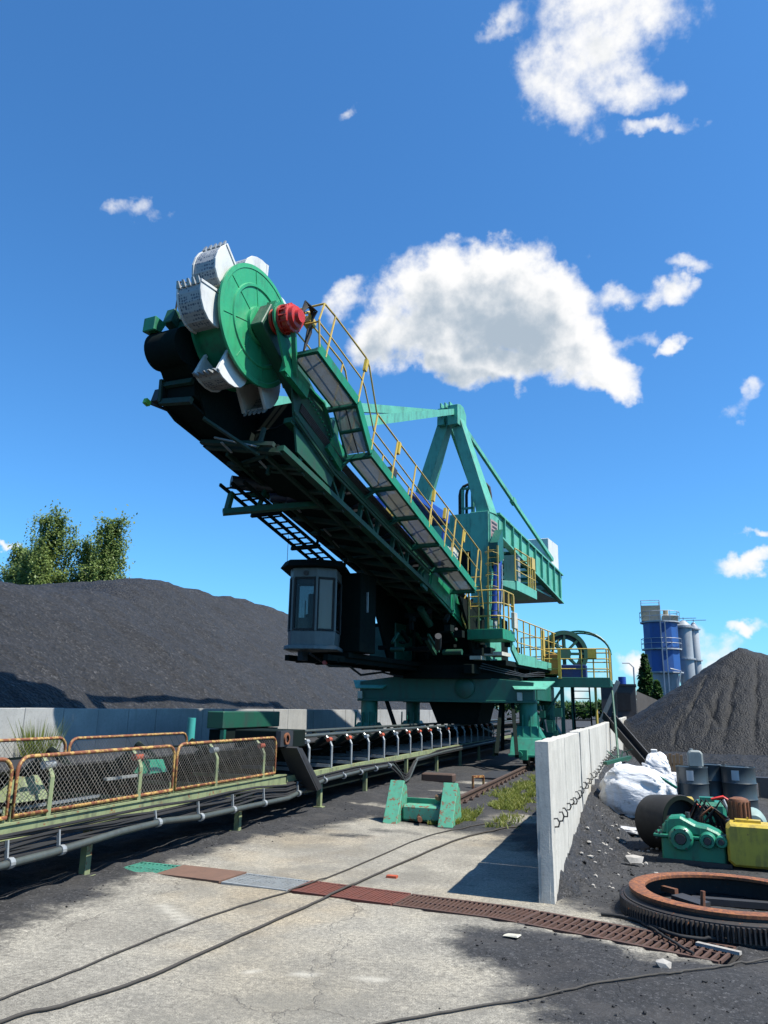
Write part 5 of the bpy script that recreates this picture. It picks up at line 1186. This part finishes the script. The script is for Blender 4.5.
for x in (-.25, -.05, .15): 
    m = MB(G0); m.prism([(x-.012, -.175, .335), (x+.012, -.175, .335), (x+.012, -.175, .50 if x < .1 else .43), (x-.012, -.175, .50 if x < .1 else .43)], (0, .02, 0)); m.build('rib', MACHGR, gr)
for x in (-.38, .46):
    for yy in (-.18, .18): m = MB(G0); m.tube((x, yy, .27), (x, yy, .37), .018, 6); m.build('bolt', DARKST, gr)
m = MB(G0); m.box(-.40, .50, -.2, .2, -.02, .04); m.build('foot', DARKST, gr)
for k in range(7): m = MB(G0); m.tube((-.34+.125*k, -.205, .325), (-.34+.125*k, -.205, .36), .013, 6); m.build('bolt', DARKST, gr)
for k in range(6):
    a = k*math.pi/3; m = MB(G0); m.tube((-.08+.125*math.cos(a), -.25, .30+.125*math.sin(a)), (-.08+.125*math.cos(a), -.285, .30+.125*math.sin(a)), .012, 6); m.build('bolt', DARKST, gr)
m = MB(G0); m.box(.05, .2, -.163, -.158, .10, .19); m.build('type_plate', GALV, gr)
m = MB(G0); m.tube((.0, 0, .53), (.0, 0, .60), .03, 10); m.build('breather', DARKST, gr)
yg = thing('drive_motor', 'yellow coupling guard box with a brown motor behind it, right of the green reducer', 'motor', (1.15, 11.3, 0))
m = MB(M2(1.17, 11.28, .05, R(-6))); m.prism([(-.27, -.2, .06), (-.20, -.2, 0), (.32, -.2, 0), (.32, -.2, .44), (.24, -.2, .50), (-.22, -.2, .50), (-.27, -.2, .45)], (0, .42, 0)); m.build('coupling_guard', YELBR, yg, bevel=.03)
m = MB(M2(1.17, 11.28, .05, R(-6))); m.box(-.16, .14, .0, .15, .50, .53); m.box(-.02, -.0, .05, .07, .52, .56); m.build('guard_lug', YELBR, yg)
m = MB(); m.lathe([(0, 0), (.13, 0), (.13, .24), (.115, .27), (.06, .29), (0, .29)], (1.12, 11.75, .52), (0, 0, 1), 20); mt_ = m.build('motor_body', RUST, yg, smooth=35)
m = MB()
for k in range(16): a = k*math.pi/8; m.box(1.12+.135*math.cos(a)-.008, 1.12+.135*math.cos(a)+.008, 11.75+.135*math.sin(a)-.008, 11.75+.135*math.sin(a)+.008, .54, .76)
m.build('cooling_fins', RUST, mt_)
m = MB(); m.box(.95, 1.4, 11.5, 12.0, .02, .5); m.build('motor_stand', DARKST, yg, bevel=.02)
m = MB(); m.lathe([(0, 0), (.05, 0), (.1, .05), (.1, .1), (0, .1)], (1.48, 11.25, .38), (1, 0, 0), 14); m.build('coupling', MACHGR, yg)
ax = Vector((.62, -.75, .10)).normalized()
pd = thing('conveyor_pulley', 'fat black rubber lagged pulley drum lying behind the green reducer', 'pulley', (.16, 12.3, 0))
m = MB(); m.lathe([(.30, -.30), (.355, -.30), (.37, -.27), (.37, .27), (.355, .30), (.31, .30), (.30, .20), (0, .18), (0, -.28)], (.24, 12.35, .37), ax, 40, cap=False); m.build('shell', BLACK, pd, smooth=35)
m = MB(); m.tube(Vector((.24, 12.35, .37))-ax*.42, Vector((.24, 12.35, .37))+ax*.42, .05, 12); m.build('axle', DARKST, pd)
m = MB(); m.lathe([(.30, .28), (.358, .28), (.358, .305), (.30, .305)], (.24, 12.35, .37), ax, 40, cap=False); m.build('end_ring', SHADEST, pd)
sg2 = thing('spare_gearbox', 'green gearbox with a yellow end cover beyond the black pulley drum', 'gearbox', (.7, 13.0, 0))
m = MB(); m.box(.62, 1.05, 12.8, 13.2, .30, .62); m.build('casing', MACHGR, sg2, bevel=.05)
m = MB(); m.box(.46, .615, 12.8, 13.1, .42, .66); m.build('end_cover', YELBR, sg2, bevel=.015)
m = MB(); m.box(.7, .9, 12.85, 13.0, .62, .68); m.build('lifting_lug', MACHGR, sg2)
m = MB(); m.box(.5, 1.1, 12.75, 13.25, .02, .30); m.build('skid', DARKST, sg2)
hb = thing('hose_tangle', 'tangle of black hydraulic hoses heaped between the green gearboxes', 'hoses', (.85, 12.2, 0))
for k in range(12):
    rr = random.Random(k+40); x, yv = .72+rr.uniform(-.12, .25), 12.15+rr.uniform(-.15, .2)
    m = MB(); m.path([(x-.18, yv, .1), (x-.15, yv, .4+rr.uniform(0, .15)), (x, yv+.05, .58+rr.uniform(0, .15)), (x+.15, yv, .5), (x+.2+rr.uniform(0, .15), yv-.05, .15)], rr.choice((.02, .026, .016)), 6); m.build('hose', BLACK if k not in (3, 8) else (RED if k == 3 else RUSTOR), hb, smooth=60)
m = MB(); m.path([(.80, 12.0, .74), (.95, 12.0, .78), (1.08, 12.0, .70), (1.1, 12.0, .5)], .022, 6); m.build('red_hose', RED, hb, smooth=60)
m = MB(); m.path([(.95, 11.95, .75), (1.02, 11.9, .55), (1.05, 11.85, .4)], .018, 6); m.build('silver_hose', GALV, hb, smooth=60)
m = MB(); m.lathe([(0, -.2), (.12, -.18), (.17, -.08), (.17, .1), (.12, .2), (0, .22)], (1.33, 12.3, .45), (0, 1, .1), 20); m.box(1.2, 1.46, 12.2, 12.45, .0, .32); tag(m.build('oil_tank', paint('pale_green_tank', (.35, .47, .42), .45, .25), smooth=40), 'pale green rounded oil tank behind the brown motor', 'tank')

# ------------------------------------------------------------------ drums, bags, odds and ends
def drum(x, y, label, paper=True, r=.29, h=.88, lab_ang=-1.5):
    t = thing('oil_drum', label, 'oil drum', (x, y, 0), 'grey steel oil drums')
    z0 = max(0, gz(x, y))
    m = MB(); m.lathe([(0, 0), (r-.01, 0), (r, .012), (r, .02), (r-.006, .03), (r-.006, h*.33-.02), (r+.006, h*.33), (r-.006, h*.33+.02), (r-.006, h*.66-.02), (r+.006, h*.66), (r-.006, h*.66+.02), (r-.006, h-.03), (r, h-.02), (r, h), (r-.012, h), (r-.014, h-.018), (0, h-.018)], (x, y, z0), (0, 0, 1), 40); m.build('shell', DRUMC, t, smooth=35)
    m = MB(); m.lathe([(0, 0), (.035, 0), (.035, .02), (0, .02)], (x+.15, y-.1, z0+h-.018), (0, 0, 1), 12); m.build('bung', GALV, t)
    if paper:
        m = MB(); n = 6; a0, a1 = lab_ang-.22, lab_ang+.22
        for k in range(n):
            a, b = a0+(a1-a0)*k/n, a0+(a1-a0)*(k+1)/n; rr = r+.0035
            m.hexa([(x+r*math.cos(a), y+r*math.sin(a), z0+.64), (x+r*math.cos(b), y+r*math.sin(b), z0+.64), (x+rr*math.cos(b), y+rr*math.sin(b), z0+.64), (x+rr*math.cos(a), y+rr*math.sin(a), z0+.64)], [(x+r*math.cos(a), y+r*math.sin(a), z0+.82), (x+r*math.cos(b), y+r*math.sin(b), z0+.82), (x+rr*math.cos(b), y+rr*math.sin(b), z0+.82), (x+rr*math.cos(a), y+rr*math.sin(a), z0+.82)])
        m.build('paper_label', LABELP, t)
    return t
drum(.80, 16.55, 'grey steel drum with a grey canister standing on its lid', lab_ang=-1.75)
drum(1.66, 17.0, 'grey steel drum with a pale paper label, furthest to the right', lab_ang=-1.85, r=.31)
drum(1.20, 17.35, 'dark grey drum half hidden in the gap between the other two', paper=False)
jc = thing('canister', 'grey plastic canister standing on top of the left drum', 'canister', (.88, 16.6, .87))
m = MB(); m.prism([(.74, 16.5, .865), (1.02, 16.5, .865), (1.02, 16.5, 1.12), (.98, 16.5, 1.18), (.80, 16.5, 1.18), (.74, 16.5, 1.14)], (0, .2, 0)); m.build('body', paint('grey_plastic', (.30, .34, .33), .5, .25), jc, bevel=.03)
m = MB(); m.lathe([(0, 0), (.03, 0), (.03, .04), (0, .04)], (.82, 16.6, 1.17), (0, 0, 1), 10); m.build('cap', GREY, jc)
def bag(name, c, sx, sy, sz, label, seed, z0=0.0, mat=BAG, n=46):
    bm = bmesh.new(); bmesh.ops.create_uvsphere(bm, u_segments=n*2, v_segments=n, radius=1)
    for v in bm.verts:
        x, y, z = v.co; e = .48
        q = lambda t, p: math.copysign(abs(t)**p, t)
        x, y, z = q(x, e), q(y, e), q(z, .5)
        fx = mnoise.noise(Vector((x*1.4+seed, y*1.4, z*1.2)))*.10
        a = math.atan2(y, x)
        rg1 = 1-abs(mnoise.noise(Vector((a*1.3+z*1.2, z*3.2+x*.7, seed*3.1))))*2; rg2 = 1-abs(mnoise.noise(Vector((x*2.6+z*3.4, y*2.6, seed*1.7))))*2; rg3 = 1-abs(mnoise.noise(Vector((x*6, y*6-z*7, seed))))*2
        rg4 = 1-abs(mnoise.noise(Vector((x*9+z*3, y*9, z*11+seed))))*2
        fold = .05-.055*max(0, rg1)**3-.035*max(0, rg2)**4-.010*max(0, rg3)**5
        k = 1+fx-fold*1.7
        k *= 1-.12*max(0, z)+.06*math.sin((z+.4)*2.6)
        zz = z*(1+.22*mnoise.noise(Vector((x*1.2, y*1.2, seed+5))) if z > 0 else 1)-.06*max(0, z)*abs(mnoise.noise(Vector((x*4, y*4, seed))))
        v.co = Vector((c[0]+x*k*sx/2, c[1]+y*k*sy/2, z0+sz/2+zz*sz/2))
    me = bpy.data.meshes.new(name); bm.to_mesh(me); bm.free(); me.materials.append(mat); me.polygons.foreach_set('use_smooth', [True]*len(me.polygons))
    o = bpy.data.objects.new(name, me); COL.objects.link(o); return o
t = bag('bulk_bag', (-.27, 14.5), 1.05, .95, .98, '', 1.3, .0)
tag(t, 'bulging white woven bulk bag slumped against the pale wall', 'bulk bag')
m = MB()
for sx in (-.3, .3): m.path([(-.26+sx, 14.3, .86), (-.26+sx*.9, 14.4, 1.0), (-.26+sx*.6, 14.6, 1.02), (-.26+sx*.8, 14.8, .88)], .018, 6); 
h_ = m.build('lifting_strap', BAG, t)
tag(bag('white_sack', (.18, 16.3), .62, .6, .78, '', 4.1), 'crumpled white sack lying between the bulk bag and the left drum', 'sack')
tag(bag('white_sack', (.20, 19.2), .55, .5, .95, '', 7.7), 'small peaked white sack near the foot of the black chute', 'sack')
tag(bag('white_sack', (.62, 19.6), .6, .5, .55, '', 9.2), 'flat white sack behind the left drum', 'sack')
tag(bag('plastic_scrap', (-.38, 13.4), .5, .3, .10, '', 2.2, gz(-.38, 13.4)+.02), 'torn white plastic scrap on the ground in front of the bulk bag', 'scrap')
m = MB(); m.bar((-.72, 14.9, .98), (-.3, 15.3, 1.08), .10, .05); tag(m.build('green_beam', DGREEN), 'short green steel bar lying on top of the bulk bag', 'steel bar')
m = MB(); m.bar((.1, 15.8, .78), (.48, 15.7, .55), .05, .04); tag(m.build('green_beam', MACHGR), 'thin green bar slanting between the bulk bag and the left drum', 'steel bar')
m = MB(); m.tube((-.80, 22.6, 2.42), (-.66, 20.6, .45), .03, 8); tag(m.build('green_pole', DGREEN), 'thin green pole leaning over the pale wall', 'pole')
m = MB()
for k in range(12):
    rr = random.Random(k+90); p = Vector((-.62+rr.uniform(-.15, .25), 20.2+rr.uniform(-.5, .5), .5+rr.uniform(0, .45))); m.bar(p, p+Vector((rr.uniform(-.25, .25), rr.uniform(-.2, .2), rr.uniform(-.15, .2))), .03, .015)
o = m.build('strap_tangle', DGREEN); o['kind'] = 'stuff'; o['label'] = 'tangled green straps at the foot of the green pole'
ch = thing('steel_chute', 'black steel chute leaning down over the top of the pale wall', 'chute', (-.4, 23.2, 0))
m = MB(); m.hexa([(-1.16, 24.4, 1.66), (-.90, 24.4, 1.66), (.30, 22.4, .28), (.04, 22.4, .28)], [(-1.16, 24.5, 1.70), (-.90, 24.5, 1.70), (.30, 22.5, .32), (.04, 22.5, .32)]); m.build('floor', BLACK, ch)
for dx in (0, .25): m = MB(); m.bar((-1.16+dx, 24.4, 1.76), (.05+dx, 22.42, .38), .03, .22); m.build('side', DARKST if dx else BLACK, ch)
m = MB(); m.box(.12, .32, 26.9, 27.1, .0, .0+.22); ob = m.build('white_tub', WHITE, bevel=.02); ob.location.z = .50; tag(ob, 'small white tub standing on the dark coal bench', 'tub')
m = MB()
for k in range(5): m.box(.42+.085*k, .49+.085*k, 21.0, 21.05, .02, .86+.03*(k % 2))
m.box(.42, .83, 21.05, 21.10, .2, .27); m.box(.42, .83, 21.05, 21.10, .6, .67); tag(m.build('wooden_pallet', WOOD), 'weathered wooden pallet standing on edge behind the sacks', 'pallet')
m = MB(); m.box(2.3, 5.5, 20.2, 20.5, .35, .47); m.box(2.4, 2.7, 20.2, 20.5, 0, .35); m.box(4.6, 4.9, 20.2, 20.5, 0, .35); tag(m.build('steel_trestle', DARKST), 'low dark steel trestle at the right edge before the heap', 'trestle')
m = MB(); m.box(2.5, 4.8, 18.6, 19.3, .02, .16); tag(m.build('timber_stack', WOOD), 'weathered timber lying on the ground right of the drums', 'timber')
for k, (x, yv) in enumerate(((2.15, 14.3), (2.3, 14.9))): pass

# ------------------------------------------------------------------ things behind the conveyor
m = MB(); m.tube((-9, 14.5, -.05), (-9, 14.5, 1.60), .085, 14); tag(m.build('teal_post', POLEGR, smooth=40), 'bright teal round post standing before the grey wall', 'post')
gb = thing('equipment_box', 'dark green flat steel box on legs between conveyor and grey wall', 'box', (-9.6, 18.2, 0))
m = MB(); m.box(-9.95, -9.5, 16.7, 19.75, 1.32, 1.72); m.build('box_body', DGREEN, gb, bevel=.02)  # darker green carries the shade on this box
m = MB(); m.box(-9.92, -9.55, 16.8, 19.7, .98, 1.30); m.build('lower_recess', SHADEST, gb)
for yv in (16.8, 19.6):
    m = MB(); m.box(-9.6, -9.5, yv-.05, yv+.05, 0, 1.3); m.build('leg', DTEAL, gb)

def blade(m, p, h, lean, w=.012):
    p = Vector(p); q = p+Vector((lean[0]*.4, lean[1]*.4, h*.6)); r = p+Vector((lean[0], lean[1], h))
    a = Vector((random.uniform(-1, 1), random.uniform(-1, 1), 0)).normalized()*w
    v = [m.v(p-a), m.v(p+a), m.v(q+a*.7), m.v(q-a*.7), m.v(r)]
    m.face((v[0], v[1], v[2], v[3])); m.face((v[3], v[2], v[4]))
m = MB()
for k in range(420):
    a = random.uniform(0, 6.28); rr = random.uniform(0, .22); h = random.uniform(.7, 1.6)
    blade(m, (-11.8+rr*math.cos(a), 13.35+rr*math.sin(a), 0.0), h, (math.cos(a)*h*.22*random.random()*1.6, math.sin(a)*h*.28*random.random()*1.6), .016)
tag(m.build('grass_tuft', GRASSM), 'tall green tuft of grass growing in front of the grey wall', 'grass tuft')
m = MB()
for k in range(22000):
    yv = 13.2+(random.random()**1.3)*14; xo = random.gauss(0, .28)
    x = -2.95+.03*(yv-13)+xo
    if fbm(x*1.3, yv*.8, 8)+.25*fbm(x*5, yv*4, 3) < .0 or x < -3.55 or x > -1.3: continue
    h = random.uniform(.03, .12); blade(m, (x, yv, gz(x, yv)-.01), h, (random.uniform(-.09, .09), random.uniform(-.09, .09)), .006+.0003*yv)
o = m.build('dry_grass', GRASSM); o['kind'] = 'stuff'; o['label'] = 'yellow green grass growing along the crane rail'

# ------------------------------------------------------------------ trees
def leaf(m, p, s, d):
    a = Vector((random.gauss(0, 1), random.gauss(0, 1), random.gauss(0, 1))).normalized(); b = a.cross(d if abs(a.dot(d)) < .95 else d.orthogonal()).normalized()
    v = [m.v(p+a*s), m.v(p+b*s*.55), m.v(p-a*s), m.v(p-b*s*.55)]; m.face(v)
def birch(x, y, h, rad, label, seed, dens=1.0):
    random.seed(seed); t = thing('birch_tree', label, 'birch tree', (x, y, 0), 'birch trees behind the left coal heap')
    m = MB(); tr = [Vector((x+.25*math.sin(k*1.3+seed)*k/8, y, h*.92*k/8)) for k in range(9)]
    for a, b, k in zip(tr, tr[1:], range(8)): m.tube(a, b, .24-.026*k, 8, .24-.026*(k+1))
    tips = []
    for k in range(46):
        z = h*random.uniform(.45, .93); f = (z/h-.4)/.6; a = random.uniform(0, 6.28)
        rr = rad*(1.05-f*.75)*random.uniform(.4, 1.0); base = Vector((x, y, z)); tip = base+Vector((rr*math.cos(a), rr*math.sin(a), rr*random.uniform(.25, .7)))
        m.tube(base, tip, .06, 5, .015); tips.append((base, tip))
    m.build('trunk', BARK, t)
    m = MB(); down = Vector((0, 0, -1))
    for base, tip in tips:
        for s in range(int(30*dens)):
            p0 = base.lerp(tip, random.uniform(.45, 1.05))+Vector((random.gauss(0, .22), random.gauss(0, .22), random.gauss(0, .2))); L = random.uniform(.8, 3.4); n = int(L*8.5); sw = Vector((random.gauss(0, .12), random.gauss(0, .12), 0))
            for q in range(n):
                tt = q/n; p = p0+down*L*tt+sw*L*tt+Vector((random.gauss(0, .09), random.gauss(0, .09), random.gauss(0, .05))); leaf(m, p, random.uniform(.10, .17)*(1-.3*tt), down)
        for s in range(int(170*dens)):
            p = base.lerp(tip, random.uniform(.2, 1.1))+Vector((random.gauss(0, .27), random.gauss(0, .27), random.gauss(.05, .27))); leaf(m, p, random.uniform(.09, .16), down)
    m.build('crown', BIRCH, t); return t
birch(-46.6, 48.5, 14.6, 4.2, 'rounded birch at the far left of the trees above the heap', 3, .95)
birch(-42.6, 47, 16.6, 3.6, 'tallest birch with a forked drooping top, second from the left above the heap', 5, .62)
birch(-40.2, 49, 14.4, 3.2, 'shorter bushy birch between the two tall ones above the heap', 8, .8)
birch(-37.6, 47.5, 15.9, 3.0, 'birch with a loose top at the right end of the trees above the heap', 11, .6)
random.seed(21)
def conifer(x, y, h, rad, name, label, cat, n=2600):
    t = thing(name, label, cat, (x, y, 0)); m = MB(); m.tube((x, y, 0), (x, y, h*.9), .14, 8, .03); m.build('trunk', BARK, t); m = MB()
    for k in range(n):
        z = h*(.15+.85*random.random()**1.1); f = z/h; a = random.uniform(0, 6.28); lob = .75+.35*mnoise.noise(Vector((a*1.4, z*1.1, x)))
        r_ = rad*(1.08-f)**.8*lob*math.sqrt(random.random())
        leaf(m, Vector((x+r_*math.cos(a), y+r_*math.sin(a), z)), random.uniform(.10, .24), Vector((0, 0, 1)))
    m.build('crown', DKLEAF, t)
conifer(.25, 60, 5.9, 1.35, 'dark_tree', 'dark green tree with a pointed top left of the blue silo', 'tree', 4200)
conifer(.95, 57, 3.9, 1.1, 'dark_tree', 'low dark bush under the tree beside the blue silo', 'bush', 2600)

# ------------------------------------------------------------------ silo plant and buildings behind
sl = thing('blue_silo', 'tall blue concrete plant silo with a cream cabin on top beyond the right heap', 'silo', (2.0, 80, 0))
def ngon(cx, cy, r, n, z, rot=0): return [(cx+r*math.cos(rot+2*math.pi*k/n), cy+r*math.sin(rot+2*math.pi*k/n), z) for k in range(n)]
m = MB(); m.hexa(ngon(2.0, 80, 1.66, 10, 5.45, .3), ngon(2.0, 80, 1.66, 10, 10.35, .3)); bd = m.build('silo_body', SILOBL, sl)
for z in (5.5, 7.7, 10.3):
    m = MB(); m.lathe([(1.66, -.06), (1.86, -.06), (1.86, .06), (1.66, .06)], (2.0, 80, z), (0, 0, 1), 20, cap=False); m.build('walkway_ring', SILOGR, bd)
for z in (7.76, 10.36):
    m = MB()
    for dz in (.5, .95): m.path([(p[0], p[1], z+dz) for p in ngon(2.0, 80, 1.84, 16, 0)], .03, 4, closed=True)
    for p in ngon(2.0, 80, 1.84, 12, z): m.tube(p, (p[0], p[1], z+.95), .03, 4)
    m.build('ring_railing', SILOGR, bd)
m = MB(); m.box(.3, 2.1, 79.0, 81.0, 10.42, 11.9); cabn = m.build('top_cabin', CREAM, sl)
m = MB(); m.rail([(.35, 79.05, 11.9), (2.05, 79.05, 11.9), (2.05, 80.9, 11.9), (.35, 80.9, 11.9), (.35, 79.05, 11.9)], (0, 0, 1), .5, None, .03, 0); m.build('roof_rail', SILOGR, cabn)
m = MB(); m.box(2.2, 3.7, 79.2, 80.8, 10.4, 10.9); m.tube((2.6, 80, 10.9), (2.6, 80, 11.5), .25, 10); m.build('filter_unit', CREAM, sl)
m = MB(); m.hexa([(1.2, 79.0, 3.0), (2.8, 79.0, 3.0), (2.8, 81, 3.0), (1.2, 81, 3.0)], [(.7, 78.6, 5.4), (3.3, 78.6, 5.4), (3.3, 81.4, 5.4), (.7, 81.4, 5.4)]); m.build('hopper', SILOGR, sl)
for x in (.7, 3.2):
    for yy in (78.8, 81.2): m = MB(); m.bar((x, yy, 0), (x, yy, 5.4), .25, .25); m.build('support_leg', SILOGR, sl)
m = MB(); m.bar((2.0, 78.2, 2.5), (2.0, 78.2, 10.3), .1, .1); m.bar((2.4, 78.2, 2.5), (2.4, 78.2, 10.3), .1, .1); m.path([(2.2, 78.2, 3), (3.0, 78.3, 3.3), (3.5, 78.3, 5.6), (2.6, 78.2, 5.8)], .08, 6); m.build('pipework', SILOGR, sl)
for x, yv, r, lb in ((4.25, 82, .72, 'slim grey metal silo standing just right of the blue silo'), (5.3, 84, .45, 'narrow grey silo, furthest right of the silo group')):
    t = thing('grey_silo', lb, 'silo', (x, yv, 0)); m = MB(); m.lathe([(0, 2.2), (.3, 2.2), (r, 4.8), (r, 10.2), (r*.3, 10.7), (0, 10.7)], (x, yv, 0), (0, 0, 1), 24); m.build('silo_body', SILOGR, t, smooth=35)
    for z in (6.9, 10.0): m = MB(); m.lathe([(r, -.06), (r+.18, -.06), (r+.18, .06), (r, .06)], (x, yv, z), (0, 0, 1), 20, cap=False); m.build('walkway_ring', SILOGR, t)
    for a in (.5, 2.1, 3.7, 5.2): m = MB(); m.bar((x+r*math.cos(a), yv+r*math.sin(a), 0), (x+r*math.cos(a), yv+r*math.sin(a), 5), .12, .12); m.build('support_leg', SILOGR, t)
    m = MB(); m.bar((x-.7, yv-.2, 10.9), (x+1.2, yv-.2, 10.9), .06, .06); m.bar((x, yv-.2, 10.6), (x, yv-.2, 11.0), .06, .06); m.build('top_rail', SILOGR, t)
hs = thing('soot_stained_shed', 'dark sooty brick shed beyond the end of the pale wall', 'shed', (-1.2, 48, 0))
m = MB(); m.box(-2.3, -.40, 47, 50, 0, 3.28); m.build('wall', DARKWALL, hs)
m = MB(); m.box(-2.35, -.35, 46.95, 50.05, 3.28, 3.38); m.build('roof', DARKST, hs)
m = MB(); m.box(-1.7, -.7, 46.96, 47.0, 1.9, 2.9); m.build('window', BLACK, hs)
m = MB(); m.lathe([(0, 0), (.22, 0), (.22, .42), (0, .42)], (-1.1, 47.5, 3.38), (0, 0, 1), 14); tag(m.build('blue_barrel', BLUE, smooth=40), 'small blue barrel on the roof of the dark shed', 'barrel')
m = MB(); m.hexa([(-.36, 47.2, 0), (1.6, 50, 0), (1.6, 50.15, 0), (-.36, 47.35, 0)], [(-.36, 47.2, 3.0), (1.6, 50, 2.2), (1.6, 50.15, 2.2), (-.36, 47.35, 3.0)]); tag(m.build('boundary_wall', DARKWALL), 'sloping dark boundary wall between shed and right heap', 'wall')
m = MB(); m.tube((-.45, 50.5, 0), (-.45, 50.5, 4.5), .05, 6); m.path([(-.45, 50.5, 4.5), (-.7, 50.4, 4.75), (-1.1, 50.3, 4.75)], .04, 6); tag(m.build('lamp_post', SILOGR), 'thin lamp post rising behind the dark shed', 'lamp post')
t = thing('access_ramp', 'grey inclined steel gangway leaning up behind the pale wall', 'gangway', (-1.5, 33.5, 0))
m = MB(); m.bar((-1.95, 34, 1.0), (-.95, 34, 3.1), .06, .16); m.bar((-1.95, 34.7, 1.0), (-.95, 34.7, 3.1), .06, .16); m.build('side_rail', GREY, t)
m = MB(); m.hexa([(-1.95, 34, 1.0), (-1.95, 34.7, 1.0), (-.95, 34.7, 3.1), (-.95, 34, 3.1)], [(-1.95, 34, 1.04), (-1.95, 34.7, 1.04), (-.95, 34.7, 3.14), (-.95, 34, 3.14)]); m.build('tread', GREY, t)
m = MB(); m.bar((-1.1, 34.35, 0), (-1.1, 34.35, 2.8), .1, .1); m.build('post', DARKST, t)
random.seed(77)
m = MB()  # invented tree belt, added to cover the glow along the horizon
for k in range(14000):
    x = random.uniform(-150, 40); yv = 170+random.uniform(-8, 8); h = 3.6+2.0*mnoise.noise(Vector((x*.05, 3, 1)))+1.2*mnoise.noise(Vector((x*.3, 1, 1)))
    z = h*math.sqrt(random.random()); leaf(m, Vector((x, yv, z)), random.uniform(.5, 1.0), Vector((0, 0, 1)))
o = m.build('added_tree_belt', DKLEAF); o['kind'] = 'stuff'; o['label'] = 'added low dark tree belt covering the bright horizon'
